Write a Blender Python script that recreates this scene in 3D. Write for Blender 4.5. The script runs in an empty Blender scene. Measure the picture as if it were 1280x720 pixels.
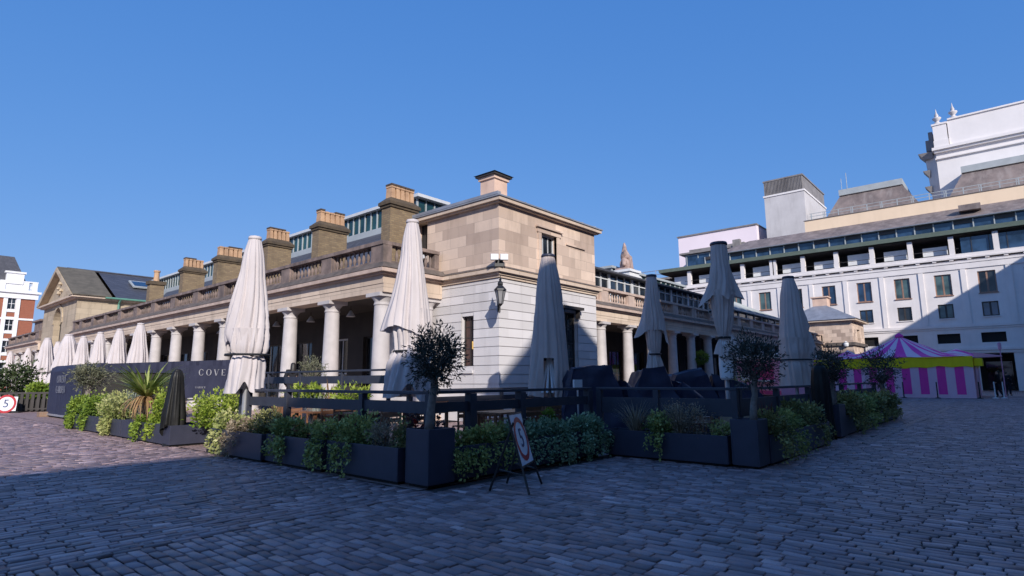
import bpy, bmesh, math, random
import numpy as np
from mathutils import Vector, Matrix
PI = math.pi
random.seed(7)
rng = np.random.default_rng(7)
SC = bpy.context.scene
COL = SC.collection

# ------------------------------------------------------------------ helpers
class MB:
    """collects polygons for one mesh"""
    def __init__(s):
        s.v = []; s.f = []; s.m = []
    def quad(s, a, b, c, d, m=0):
        n = len(s.v); s.v += [a, b, c, d]; s.f.append((n, n+1, n+2, n+3)); s.m.append(m)
    def tri(s, a, b, c, m=0):
        n = len(s.v); s.v += [a, b, c]; s.f.append((n, n+1, n+2)); s.m.append(m)
    def poly(s, pts, m=0):
        n = len(s.v); s.v += list(pts); s.f.append(tuple(range(n, n+len(pts)))); s.m.append(m)
    def box(s, x0, x1, y0, y1, z0, z1, m=0):
        n = len(s.v)
        s.v += [(x0,y0,z0),(x1,y0,z0),(x1,y1,z0),(x0,y1,z0),(x0,y0,z1),(x1,y0,z1),(x1,y1,z1),(x0,y1,z1)]
        for q in ((0,3,2,1),(4,5,6,7),(0,1,5,4),(1,2,6,5),(2,3,7,6),(3,0,4,7)):
            s.f.append(tuple(n+i for i in q)); s.m.append(m)
    def hexa(s, bot, top, m=0):
        """bottom and top loops of equal length"""
        n = len(s.v); k = len(bot); s.v += list(bot) + list(top)
        s.f.append(tuple(n+i for i in reversed(range(k)))); s.m.append(m)
        s.f.append(tuple(n+k+i for i in range(k))); s.m.append(m)
        for i in range(k):
            j = (i+1) % k
            s.f.append((n+i, n+j, n+k+j, n+k+i)); s.m.append(m)
    def tube(s, pts, rads, seg=8, m=0, cap=True):
        pts = [Vector(p) for p in pts]
        if not hasattr(rads, '__len__'): rads = [rads]*len(pts)
        n = len(s.v); up = None
        for i, p in enumerate(pts):
            t = (pts[min(i+1, len(pts)-1)] - pts[max(i-1, 0)]).normalized()
            if up is None:
                up = Vector((0,0,1)) if abs(t.z) < .9 else Vector((1,0,0))
            a = t.cross(up)
            if a.length < 1e-5: a = t.cross(Vector((0,1,0)))
            a.normalize(); b = t.cross(a); up = -b if False else up
            for k in range(seg):
                an = 2*PI*k/seg
                q = p + (a*math.cos(an) + b*math.sin(an))*rads[i]
                s.v.append(tuple(q))
        for i in range(len(pts)-1):
            for k in range(seg):
                k2 = (k+1) % seg
                s.f.append((n+i*seg+k, n+i*seg+k2, n+(i+1)*seg+k2, n+(i+1)*seg+k)); s.m.append(m)
        if cap:
            s.f.append(tuple(n+k for k in reversed(range(seg)))); s.m.append(m)
            e = n+(len(pts)-1)*seg
            s.f.append(tuple(e+k for k in range(seg))); s.m.append(m)
    def lathe(s, cx, cy, prof, seg=16, m=0, sx=1, sy=1, cap=True):
        n = len(s.v)
        for r, z in prof:
            for k in range(seg):
                a = 2*PI*k/seg
                s.v.append((cx+r*sx*math.cos(a), cy+r*sy*math.sin(a), z))
        for i in range(len(prof)-1):
            for k in range(seg):
                k2 = (k+1) % seg
                s.f.append((n+i*seg+k, n+i*seg+k2, n+(i+1)*seg+k2, n+(i+1)*seg+k)); s.m.append(m)
        if cap:
            s.f.append(tuple(n+k for k in reversed(range(seg)))); s.m.append(m)
            e = n+(len(prof)-1)*seg
            s.f.append(tuple(e+k for k in range(seg))); s.m.append(m)
    def build(s, name, mats, parent=None, smooth=False, bevel=0):
        me = bpy.data.meshes.new(name)
        me.from_pydata(s.v, [], s.f)
        if not isinstance(mats, (list, tuple)): mats = [mats]
        for mt in mats: me.materials.append(mt)
        if len(mats) > 1: me.polygons.foreach_set('material_index', s.m)
        if smooth: me.polygons.foreach_set('use_smooth', [True]*len(s.f))
        me.update()
        o = bpy.data.objects.new(name, me); COL.objects.link(o)
        if parent is not None: o.parent = parent
        if bevel:
            b = o.modifiers.new('b', 'BEVEL'); b.width = bevel; b.segments = 2; b.limit_method = 'ANGLE'
        return o

def empty(name, loc=(0,0,0), rz=0):
    o = bpy.data.objects.new(name, None); COL.objects.link(o)
    o.location = loc; o.rotation_euler = (0,0,rz); o.empty_display_size = .2
    return o
def tag(o, label=None, cat=None, group=None, kind=None):
    if label: o['label'] = label
    if cat: o['category'] = cat
    if group: o['group'] = group
    if kind: o['kind'] = kind
    return o
def thing(name, label, cat, loc=(0,0,0), rz=0, group=None):
    return tag(empty(name, loc, rz), label, cat, group)
def copy_tree(o, parent=None):
    c = o.copy(); COL.objects.link(c)
    if parent is not None: c.parent = parent
    for ch in list(o.children): copy_tree(ch, c)
    return c

# ------------------------------------------------------------------ materials
def newmat(name):
    m = bpy.data.materials.new(name); m.use_nodes = True
    nt = m.node_tree; b = nt.nodes['Principled BSDF']
    return m, nt, b
def nd(nt, typ, **kw):
    n = nt.nodes.new(typ)
    for k, v in kw.items(): setattr(n, k, v)
    return n
def mixcol(nt, fac, a, b, blend='MIX'):
    n = nt.nodes.new('ShaderNodeMix'); n.data_type = 'RGBA'; n.blend_type = blend
    for sock, v in ((n.inputs[0], fac), (n.inputs[6], a), (n.inputs[7], b)):
        if hasattr(v, 'is_output') or isinstance(v, bpy.types.NodeSocket): nt.links.new(v, sock)
        elif hasattr(v, '__len__'): sock.default_value = (*v[:3], 1)
        else: sock.default_value = v
    return n.outputs[2]
def ramp(nt, fac, lo, hi, c0=(0,0,0), c1=(1,1,1)):
    r = nt.nodes.new('ShaderNodeValToRGB')
    r.color_ramp.elements[0].position = lo; r.color_ramp.elements[1].position = hi
    r.color_ramp.elements[0].color = (*c0, 1); r.color_ramp.elements[1].color = (*c1, 1)
    nt.links.new(fac, r.inputs[0]); return r.outputs[0]
def noise(nt, vec, scale, detail=5, rough=.6):
    n = nt.nodes.new('ShaderNodeTexNoise'); n.inputs['Scale'].default_value = scale
    n.inputs['Detail'].default_value = detail; n.inputs['Roughness'].default_value = rough
    if vec is not None: nt.links.new(vec, n.inputs['Vector'])
    return n.outputs['Fac']
def coords(nt):
    return nt.nodes.new('ShaderNodeNewGeometry').outputs['Position']
def wallvec(nt, offz=0.0):
    """u = x + y, v = z : works on every axis aligned wall"""
    g = coords(nt); sp = nt.nodes.new('ShaderNodeSeparateXYZ'); nt.links.new(g, sp.inputs[0])
    a = nd(nt, 'ShaderNodeMath', operation='ADD'); nt.links.new(sp.outputs[0], a.inputs[0]); nt.links.new(sp.outputs[1], a.inputs[1])
    z = nd(nt, 'ShaderNodeMath', operation='ADD'); nt.links.new(sp.outputs[2], z.inputs[0]); z.inputs[1].default_value = offz
    c = nt.nodes.new('ShaderNodeCombineXYZ'); nt.links.new(a.outputs[0], c.inputs[0]); nt.links.new(z.outputs[0], c.inputs[1])
    return c.outputs[0], g
def bump(nt, bsdf, h, strength=.3, dist=.02):
    b = nt.nodes.new('ShaderNodeBump'); b.inputs['Strength'].default_value = strength; b.inputs['Distance'].default_value = dist
    nt.links.new(h, b.inputs['Height']); nt.links.new(b.outputs[0], bsdf.inputs['Normal'])
def streak(nt, g, sx=1.2, sz=.18, scale=1.0):
    mp = nt.nodes.new('ShaderNodeMapping'); mp.inputs['Scale'].default_value = (sx, sx, sz)
    nt.links.new(g, mp.inputs[0]); return noise(nt, mp.outputs[0], scale, 6, .65)

def mat_plain(name, c, c2=None, scale=3, rough=.7, bmp=.15, bdist=.01, metal=0, spec=.5, streaks=0, dark=(.05,.045,.04)):
    m, nt, b = newmat(name); g = coords(nt)
    n1 = noise(nt, g, scale, 6)
    c2 = c2 or tuple(x*.7 for x in c)
    col = mixcol(nt, ramp(nt, n1, .3, .7), c2, c)
    if streaks:
        s_ = streak(nt, g, 1.5, .2, 1.6)
        col = mixcol(nt, ramp(nt, s_, .5, .78, (0,0,0), (streaks,)*3), col, dark)
    nt.links.new(col, b.inputs['Base Color'])
    b.inputs['Roughness'].default_value = rough; b.inputs['Metallic'].default_value = metal
    b.inputs['Specular IOR Level'].default_value = spec
    if bmp: bump(nt, b, noise(nt, g, scale*12, 4), bmp, bdist)
    return m
def mat_blocks(name, c1, c2, mortar, bw, bh, ms=.01, rough=.8, var=.5, stain=.35, staincol=(.06,.05,.045), offz=0.0, bmp=.3):
    m, nt, b = newmat(name); v, g = wallvec(nt, offz)
    t = nt.nodes.new('ShaderNodeTexBrick'); nt.links.new(v, t.inputs['Vector'])
    t.inputs['Color1'].default_value = (*c1,1); t.inputs['Color2'].default_value = (*c2,1); t.inputs['Mortar'].default_value = (*mortar,1)
    t.inputs['Scale'].default_value = 1; t.inputs['Mortar Size'].default_value = ms; t.inputs['Mortar Smooth'].default_value = .2
    t.inputs['Brick Width'].default_value = bw; t.inputs['Row Height'].default_value = bh; t.inputs['Bias'].default_value = 0
    col = t.outputs['Color']
    n1 = noise(nt, g, 2.3, 7, .65)
    col = mixcol(nt, ramp(nt, n1, .25, .75, (0,0,0), (var,)*3), col, tuple((a+b_)*.42 for a, b_ in zip(c1, c2)))
    if stain:
        s_ = streak(nt, g, 1.1, .25, 1.3)
        col = mixcol(nt, ramp(nt, s_, .52, .8, (0,0,0), (stain,)*3), col, staincol)
    nt.links.new(col, b.inputs['Base Color']); b.inputs['Roughness'].default_value = rough
    inv = nd(nt, 'ShaderNodeMath', operation='SUBTRACT'); inv.inputs[0].default_value = 1; nt.links.new(t.outputs['Fac'], inv.inputs[1])
    ad = nd(nt, 'ShaderNodeMath', operation='MULTIPLY_ADD'); nt.links.new(noise(nt, g, 30, 4), ad.inputs[0]); ad.inputs[1].default_value = .3; nt.links.new(inv.outputs[0], ad.inputs[2])
    bump(nt, b, ad.outputs[0], bmp, .015)
    return m
def mat_glass(name, c=(.02,.025,.03), rough=.04, spec=.6):
    m, nt, b = newmat(name); g = coords(nt)
    nt.links.new(mixcol(nt, ramp(nt, noise(nt, g, .8, 2), .35, .65), tuple(x*.5 for x in c), tuple(x*1.5 for x in c)), b.inputs['Base Color'])
    b.inputs['Roughness'].default_value = rough; b.inputs['Specular IOR Level'].default_value = spec
    bump(nt, b, noise(nt, g, .9, 1), .05, .05)
    return m
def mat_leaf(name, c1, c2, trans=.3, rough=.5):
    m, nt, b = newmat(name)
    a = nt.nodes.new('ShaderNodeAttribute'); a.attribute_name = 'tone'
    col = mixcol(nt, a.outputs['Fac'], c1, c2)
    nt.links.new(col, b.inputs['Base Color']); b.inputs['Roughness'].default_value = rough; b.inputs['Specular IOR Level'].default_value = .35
    tr = nt.nodes.new('ShaderNodeBsdfTranslucent'); nt.links.new(col, tr.inputs['Color'])
    ms = nt.nodes.new('ShaderNodeMixShader'); ms.inputs[0].default_value = trans
    nt.links.new(b.outputs[0], ms.inputs[1]); nt.links.new(tr.outputs[0], ms.inputs[2])
    nt.links.new(ms.outputs[0], nt.nodes['Material Output'].inputs['Surface'])
    return m
def mat_cloth(name, c, c2=None, rough=.85, trans=.12):
    m, nt, b = newmat(name); g = coords(nt)
    c2 = c2 or tuple(x*.8 for x in c)
    mp = nt.nodes.new('ShaderNodeMapping'); mp.inputs['Scale'].default_value = (1,1,.35); nt.links.new(g, mp.inputs[0])
    col = mixcol(nt, ramp(nt, noise(nt, mp.outputs[0], 4, 6), .3, .7), c2, c)
    nt.links.new(col, b.inputs['Base Color']); b.inputs['Roughness'].default_value = rough
    b.inputs['Specular IOR Level'].default_value = .2
    bump(nt, b, noise(nt, mp.outputs[0], 14, 3), .25, .02)
    if trans:
        tr = nt.nodes.new('ShaderNodeBsdfTranslucent'); nt.links.new(col, tr.inputs['Color'])
        ms = nt.nodes.new('ShaderNodeMixShader'); ms.inputs[0].default_value = trans
        nt.links.new(b.outputs[0], ms.inputs[1]); nt.links.new(tr.outputs[0], ms.inputs[2])
        nt.links.new(ms.outputs[0], nt.nodes['Material Output'].inputs['Surface'])
    return m

M = {}
M['ashlar'] = mat_blocks('ashlar', (.82,.635,.50), (.37,.27,.215), (.36,.28,.23), .78, .363, .006, var=.5, stain=.42, offz=.06, staincol=(.16,.12,.09))
M['buff'] = mat_blocks('buff', (.70,.56,.44), (.54,.42,.325), (.33,.26,.2), 1.3, .42, .008, var=.45, stain=.5, staincol=(.12,.09,.07))
M['white_stone'] = mat_plain('white_stone', (.63,.60,.595), (.50,.475,.47), 1.6, .75, .2, .01, streaks=.42, dark=(.3,.28,.27))
M['rustic_stone'] = mat_blocks('rustic_stone', (.70,.665,.66), (.57,.54,.53), (.56,.53,.52), 1.15, .29, .002, var=.3, stain=.4, staincol=(.27,.25,.24), offz=.26, bmp=.15)
M['column_stone'] = mat_plain('column_stone', (.56,.515,.505), (.44,.405,.395), 2.5, .7, .15, streaks=.25, dark=(.25,.2,.17))
M['dirty_stone'] = mat_plain('dirty_stone', (.29,.215,.185), (.12,.09,.08), 2.2, .85, .4, .015, streaks=.75, dark=(.045,.038,.035))
M['pink_stone'] = mat_plain('pink_stone', (.60,.455,.37), (.40,.30,.25), 2.0, .85, .3, .015, streaks=.35, dark=(.12,.09,.08))
M['chimney_stone'] = mat_plain('chimney_stone', (.74,.52,.40), (.58,.40,.31), 2, .85, .2, streaks=.2, dark=(.25,.18,.14))
M['cornice_dark'] = mat_plain('cornice_dark', (.17,.135,.115), (.075,.062,.056), 3, .85, .4, .015, streaks=.6)
M['buff_dirty'] = mat_blocks('buff_dirty', (.52,.42,.30), (.38,.30,.21), (.25,.2,.15), 1.3, .42, .008, var=.5, stain=.65, staincol=(.09,.07,.055))
M['brick_stock'] = mat_blocks('brick_stock', (.31,.225,.125), (.17,.115,.07), (.17,.135,.095), .22, .075, .012, var=.75, stain=.55, staincol=(.04,.032,.025))
M['brick_red'] = mat_blocks('brick_red', (.36,.095,.045), (.27,.07,.035), (.25,.15,.1), .22, .075, .01, var=.3, stain=.1)
M['brick_plain'] = mat_blocks('brick_plain', (.32,.2,.13), (.25,.15,.1), (.25,.2,.15), .22, .075, .01, var=.3, stain=.2)
M['corbel'] = mat_plain('corbel', (.12,.085,.05), (.055,.042,.03), 4, .85, .4, .02)
M['pot'] = mat_plain('pot', (.58,.37,.22), (.40,.235,.135), 3, .8, .2, streaks=.6, dark=(.1,.07,.05))
M['pot_rim'] = mat_plain('pot_rim', (.09,.065,.05), None, 5, .85)
M['slate'] = mat_blocks('slate', (.085,.085,.10), (.055,.055,.065), (.03,.03,.035), .3, .22, .012, rough=.5, var=.4, stain=.2)
M['lead'] = mat_plain('lead', (.26,.28,.33), (.17,.18,.21), 1.5, .5, .2, streaks=.2, dark=(.1,.1,.11))
M['roh_stone'] = mat_plain('roh_stone', (.82,.765,.74), (.70,.655,.635), .5, .75, .1, streaks=.15, dark=(.35,.34,.34))
M['roh_lead'] = mat_plain('roh_lead', (.27,.215,.195), (.12,.095,.09), .8, .65, .2, streaks=.8, dark=(.33,.29,.27))
M['roh_tan'] = mat_plain('roh_tan', (.88,.68,.48), (.82,.63,.44), .6, .8, .1, streaks=.12, dark=(.4,.3,.2))
M['concrete'] = mat_plain('concrete', (.62,.59,.585), (.50,.475,.47), .5, .85, .2, streaks=.3, dark=(.3,.28,.27))
M['louvre'] = mat_plain('louvre', (.29,.27,.26), (.17,.155,.15), .7, .8, .2, streaks=.5)
M['pale_render'] = mat_plain('pale_render', (.88,.755,.79), (.83,.71,.745), .4, .8, .05)
M['fly_white'] = mat_plain('fly_white', (.82,.775,.75), (.74,.70,.675), .4, .7, .05, streaks=.06, dark=(.45,.44,.44))
M['green_metal'] = mat_plain('green_metal', (.23,.29,.23), (.18,.23,.185), 1, .6, .1)
M['copper_pipe'] = mat_plain('copper_pipe', (.12,.30,.22), (.09,.22,.17), 2, .6, .1)
M['pale_metal'] = mat_plain('pale_metal', (.42,.45,.455), (.33,.355,.36), 1, .45, .1)
M['white_paint'] = mat_plain('white_paint', (.78,.78,.78), (.7,.7,.7), 3, .5, .05)
M['offwhite_wood'] = mat_plain('offwhite_wood', (.62,.63,.64), (.52,.53,.54), 3, .55, .1)
M['dark_frame'] = mat_plain('dark_frame', (.05,.042,.038), None, 3, .5, .1)
M['wood_frame'] = mat_plain('wood_frame', (.34,.2,.14), (.25,.14,.1), 3, .5, .1)
M['brown_panel'] = mat_plain('brown_panel', (.085,.04,.032), (.06,.03,.025), 3, .35, .1)
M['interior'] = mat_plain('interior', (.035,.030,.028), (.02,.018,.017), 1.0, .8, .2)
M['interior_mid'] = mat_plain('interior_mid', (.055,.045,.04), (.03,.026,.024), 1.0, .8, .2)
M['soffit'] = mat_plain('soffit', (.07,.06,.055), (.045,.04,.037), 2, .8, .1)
M['glass'] = mat_glass('glass')
M['glass_blue'] = mat_glass('glass_blue', (.02,.045,.09), .06, .9)
M['glass_teal'] = mat_glass('glass_teal', (.06,.10,.10), .08, .6)
M['glass_green'] = mat_glass('glass_green', (.015,.05,.045), .06, .7)
M['navy_metal'] = mat_plain('navy_metal', (.045,.047,.072), (.034,.036,.057), 4, .42, .05, spec=.4)
M['navy_wood'] = mat_plain('navy_wood', (.042,.046,.065), (.028,.03,.045), 5, .55, .2)
M['black_gap'] = mat_plain('black_gap', (.006,.006,.007), None, 5, .8, 0)
M['soil'] = mat_plain('soil', (.03,.022,.016), (.015,.011,.008), 20, .95, .8, .03)
M['navy_canvas'] = mat_cloth('navy_canvas', (.042,.046,.082), (.028,.031,.058), .75, 0)
M['tarp'] = mat_cloth('tarp', (.034,.040,.075), (.020,.024,.045), .42, 0)
M['black_sheet'] = mat_cloth('black_sheet', (.020,.019,.018), (.010,.010,.010), .42, 0)
M['cream_cloth'] = mat_cloth('cream_cloth', (.66,.60,.595), (.58,.52,.515))
M['grey_cloth'] = mat_cloth('grey_cloth', (.68,.57,.52), (.54,.455,.42))
M['steel'] = mat_plain('steel', (.5,.5,.52), (.42,.42,.44), 3, .4, .05, metal=.6)
M['black_metal'] = mat_plain('black_metal', (.015,.015,.017), None, 4, .45, .05)
M['strap'] = mat_plain('strap', (.02,.02,.022), None, 4, .7, 0)
M['bark'] = mat_plain('bark', (.30,.26,.23), (.17,.14,.12), 14, .9, .7, .03)
M['bark_dark'] = mat_plain('bark_dark', (.16,.12,.09), (.09,.065,.05), 14, .9, .7, .03)
M['olive_dark'] = mat_leaf('olive_dark', (.022,.028,.02), (.095,.105,.085), .12)
M['olive_grey'] = mat_leaf('olive_grey', (.10,.105,.06), (.27,.27,.17), .2)
M['ivy'] = mat_leaf('ivy', (.10,.145,.035), (.56,.60,.20), .2)
M['ivy_blue'] = mat_leaf('ivy_blue', (.06,.125,.065), (.42,.56,.33), .2)
M['lime'] = mat_leaf('lime', (.16,.25,.02), (.50,.56,.10), .35)
M['green'] = mat_leaf('green', (.09,.16,.018), (.32,.42,.06), .3)
M['varieg'] = mat_leaf('varieg', (.22,.27,.07), (.58,.56,.24), .3)
M['brownish'] = mat_leaf('brownish', (.14,.11,.065), (.46,.36,.25), .2)
M['purple'] = mat_leaf('purple', (.06,.025,.03), (.22,.12,.10), .2)
M['reddish'] = mat_leaf('reddish', (.10,.02,.015), (.28,.06,.04), .2)
M['silver'] = mat_leaf('silver', (.22,.25,.22), (.42,.46,.42), .2)
M['spiky'] = mat_leaf('spiky', (.13,.20,.03), (.42,.45,.14), .25)
M['straw'] = mat_leaf('straw', (.22,.12,.05), (.50,.33,.17), .25)
M['darkgreen'] = mat_leaf('darkgreen', (.075,.085,.03), (.44,.42,.15), .15)
M['hedge'] = mat_leaf('hedge', (.02,.035,.012), (.09,.12,.045), .15)
M['flower_red'] = mat_leaf('flower_red', (.35,.01,.01), (.65,.06,.05), .2)
M['wood'] = mat_plain('wood', (.30,.14,.07), (.2,.09,.05), 6, .5, .2)
M['pale_wood'] = mat_plain('pale_wood', (.42,.3,.2), (.3,.2,.13), 6, .5, .2)
M['skin'] = mat_plain('skin', (.5,.3,.22), (.45,.26,.19), 6, .55, 0)
M['hair'] = mat_plain('hair', (.012,.010,.009), (.03,.024,.02), 30, .5, .3)
M['coat'] = mat_cloth('coat', (.018,.018,.022), None, .8, 0)
M['trousers'] = mat_cloth('trousers', (.022,.024,.034), None, .8, 0)
M['sign_white'] = mat_plain('sign_white', (.72,.72,.74), (.66,.66,.68), 5, .45, 0)
M['sign_red'] = mat_plain('sign_red', (.45,.03,.035), (.38,.025,.03), 5, .45, 0)
M['sign_ink'] = mat_plain('sign_ink', (.02,.025,.05), None, 5, .45, 0)
M['sign_blue'] = mat_plain('sign_blue', (.03,.06,.16), None, 5, .45, 0)
M['letter'] = mat_plain('letter', (.40,.40,.43), (.30,.30,.33), 8, .6, 0)
M['tent_magenta'] = mat_cloth('tent_magenta', (.98,.09,.46), (.93,.07,.42), .6, .15)
M['tent_pink'] = mat_cloth('tent_pink', (.97,.66,.76), (.93,.60,.70), .6, .15)
M['tent_yellow'] = mat_cloth('tent_yellow', (.95,.78,.02), (.88,.70,.015), .6, .1)
M['pink_paint'] = mat_plain('pink_paint', (.75,.35,.47), (.68,.30,.42), 2, .5, .05)
M['hot_pink'] = mat_plain('hot_pink', (.65,.06,.22), (.58,.05,.19), 2, .5, .05)
M['statue_stone'] = mat_plain('statue_stone', (.52,.38,.33), (.30,.21,.18), 4, .85, .4, .02)
M['lantern_glass'] = mat_glass('lantern_glass', (.32,.31,.31), .1, .5)

# warm lamp seen inside the pavilion window
def mat_lamp():
    m, nt, b = newmat('lamp_glow'); g = coords(nt)
    nt.links.new(mixcol(nt, noise(nt, g, 8), (.9,.55,.12), (1,.75,.3)), b.inputs['Base Color'])
    b.inputs['Emission Color'].default_value = (1,.6,.15,1); b.inputs['Emission Strength'].default_value = .7
    return m
M['lamp_glow'] = mat_lamp()

# ------------------------------------------------------------------ walls with openings
def facing_x(X):   # wall in the plane x = X seen from -x ; u runs along y
    return lambda u, z, d: (X+d, u, z)
def facing_y(Y):   # wall in the plane y = Y seen from -y ; u runs along x
    return lambda u, z, d: (u, Y+d, z)
def wall(mb, fr, u0, u1, z0, z1, ops=(), depth=.25, m=0, mr=None):
    mr = m if mr is None else mr
    us = sorted({u0, u1, *[min(max(o[0],u0),u1) for o in ops], *[min(max(o[1],u0),u1) for o in ops]})
    zs = sorted({z0, z1, *[min(max(o[2],z0),z1) for o in ops], *[min(max(o[3],z0),z1) for o in ops]})
    for i in range(len(us)-1):
        j = 0
        while j < len(zs)-1:
            uc = (us[i]+us[i+1])/2
            inside = lambda k: any(o[0] < uc < o[1] and o[2] < (zs[k]+zs[k+1])/2 < o[3] for o in ops)
            if inside(j): j += 1; continue
            k = j
            while k < len(zs)-1 and not inside(k): k += 1
            mb.quad(fr(us[i],zs[j],0), fr(us[i+1],zs[j],0), fr(us[i+1],zs[k],0), fr(us[i],zs[k],0), m)
            j = k
    for a, b, c, d in ops:
        mb.quad(fr(a,c,0), fr(a,d,0), fr(a,d,depth), fr(a,c,depth), mr)
        mb.quad(fr(b,c,0), fr(b,c,depth), fr(b,d,depth), fr(b,d,0), mr)
        mb.quad(fr(a,d,0), fr(b,d,0), fr(b,d,depth), fr(a,d,depth), mr)
        if c > z0 + 1e-4:
            mb.quad(fr(a,c,0), fr(a,c,depth), fr(b,c,depth), fr(b,c,0), mr)
def fbox(mb, fr, u0, u1, z0, z1, d0, d1, m=0):
    a = fr(u0,z0,d0); b = fr(u1,z1,d1)
    mb.box(min(a[0],b[0]),max(a[0],b[0]),min(a[1],b[1]),max(a[1],b[1]),min(a[2],b[2]),max(a[2],b[2]),m)
def window(parent, fr, u0, u1, z0, z1, d, fmat, gmat, nu=2, nz=1, fw=.06, bar=.03, sill=None, name='window', fd=.05):
    f = MB()
    fbox(f, fr, u0, u0+fw, z0, z1, d, d+fd); fbox(f, fr, u1-fw, u1, z0, z1, d, d+fd)
    fbox(f, fr, u0+fw, u1-fw, z0, z0+fw, d, d+fd); fbox(f, fr, u0+fw, u1-fw, z1-fw, z1, d, d+fd)
    for i in range(1, nu):
        u = u0+(u1-u0)*i/nu; fbox(f, fr, u-bar/2, u+bar/2, z0+fw, z1-fw, d+.005, d+fd-.005)
    for i in range(1, nz):
        z = z0+(z1-z0)*i/nz; fbox(f, fr, u0+fw, u1-fw, z-bar/2, z+bar/2, d+.012, d+fd-.012)
    o = f.build(name, fmat, parent)
    g = MB(); e = d+fd*.6
    g.quad(fr(u0+.01,z0+.01,e), fr(u1-.01,z0+.01,e), fr(u1-.01,z1-.01,e), fr(u0+.01,z1-.01,e))
    g.build('pane', gmat, o)
    if sill:
        s = MB(); fbox(s, fr, u0-.08, u1+.08, z0-.09, z0-.003, -.09, d-.003); s.build('sill', sill, o)
    return o
# ------------------------------------------------------------------ camera, light, world
cam = bpy.data.cameras.new('camera'); co = bpy.data.objects.new('camera', cam); COL.objects.link(co)
YAW, PIT, ROL = math.radians(40.876), math.radians(9.019), math.radians(-.329)
fwd0 = Vector((math.cos(YAW), math.sin(YAW), 0)); rt0 = Vector((math.sin(YAW), -math.cos(YAW), 0)); up0 = Vector((0,0,1))
fw = fwd0*math.cos(PIT)+up0*math.sin(PIT); u_ = -fwd0*math.sin(PIT)+up0*math.cos(PIT)
rt = rt0*math.cos(ROL)+u_*math.sin(ROL); uu = -rt0*math.sin(ROL)+u_*math.cos(ROL)
mw = Matrix((( rt.x, uu.x, -fw.x, 0), (rt.y, uu.y, -fw.y, 0), (rt.z, uu.z, -fw.z, 1.3), (0,0,0,1)))
co.matrix_world = mw
cam.sensor_width = 36; cam.lens = 724.56/1280*36; cam.clip_start = .05; cam.clip_end = 2000
SC.camera = co
SC.view_settings.view_transform = 'Standard'; SC.view_settings.look = 'None'; SC.view_settings.exposure = 0
SUND = Vector((.50,.74,-.455)).normalized()
sl = bpy.data.lights.new('sun', 'SUN'); sl.energy = 5.0; sl.angle = math.radians(.53); sl.color = (1,.945,.885)
so = bpy.data.objects.new('sun', sl); COL.objects.link(so); so.rotation_euler = SUND.to_track_quat('-Z','Y').to_euler()
so.location = (-20,-40,30)
W = bpy.data.worlds.new('World'); SC.world = W; W.use_nodes = True
wn = W.node_tree; bg = wn.nodes['Background']
sky = wn.nodes.new('ShaderNodeTexSky'); sky.sky_type = 'NISHITA'; sky.sun_disc = False
sky.sun_elevation = math.asin(-SUND.z); sky.sun_rotation = math.atan2(-SUND.x, -SUND.y)
sky.air_density = 1.1; sky.dust_density = .45; sky.ozone_density = 2.6; sky.altitude = 30
sc_ = wn.nodes.new('ShaderNodeSeparateColor'); cc_ = wn.nodes.new('ShaderNodeCombineColor'); wn.links.new(sky.outputs[0], sc_.inputs[0])
for i_, (g_, a_) in enumerate(((.78,.572),(.47,1.37),(.27,3.52))):   # a clear deep blue sky with a gentle gradient
    p_ = wn.nodes.new('ShaderNodeMath'); p_.operation = 'POWER'; p_.inputs[1].default_value = g_; wn.links.new(sc_.outputs[i_], p_.inputs[0])
    m_ = wn.nodes.new('ShaderNodeMath'); m_.operation = 'MULTIPLY'; m_.inputs[1].default_value = a_; wn.links.new(p_.outputs[0], m_.inputs[0]); wn.links.new(m_.outputs[0], cc_.inputs[i_])
wn.links.new(cc_.outputs[0], bg.inputs['Color']); bg.inputs['Strength'].default_value = .135

# ------------------------------------------------------------------ ground
def sett_sheet_mat(name, base, dark, rot=0):
    m, nt, b = newmat(name); g = coords(nt)
    mp = nt.nodes.new('ShaderNodeMapping'); mp.inputs['Rotation'].default_value = (0,0,rot); nt.links.new(g, mp.inputs[0])
    t = nt.nodes.new('ShaderNodeTexBrick'); nt.links.new(mp.outputs[0], t.inputs['Vector'])
    t.inputs['Scale'].default_value = 1; t.inputs['Brick Width'].default_value = .215; t.inputs['Row Height'].default_value = .112
    t.inputs['Mortar Size'].default_value = .009; t.inputs['Mortar Smooth'].default_value = .4
    t.inputs['Color1'].default_value = (*base,1); t.inputs['Color2'].default_value = (*dark,1); t.inputs['Mortar'].default_value = (.035,.032,.032,1)
    n1 = noise(nt, g, .7, 6)
    col = mixcol(nt, ramp(nt, n1, .3, .7, (0,0,0), (.4,)*3), t.outputs['Color'], tuple(x*.6 for x in dark))
    nt.links.new(col, b.inputs['Base Color']); b.inputs['Roughness'].default_value = .62
    inv = nd(nt, 'ShaderNodeMath', operation='SUBTRACT'); inv.inputs[0].default_value = 1; nt.links.new(t.outputs['Fac'], inv.inputs[1])
    bump(nt, b, inv.outputs[0], .6, .02)
    return m
M['sett_sheet'] = sett_sheet_mat('sett_sheet', (.46,.31,.28), (.33,.22,.2))
M['bedding'] = mat_plain('bedding', (.05,.042,.042), (.03,.026,.027), 20, .95, .6, .01)
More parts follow.
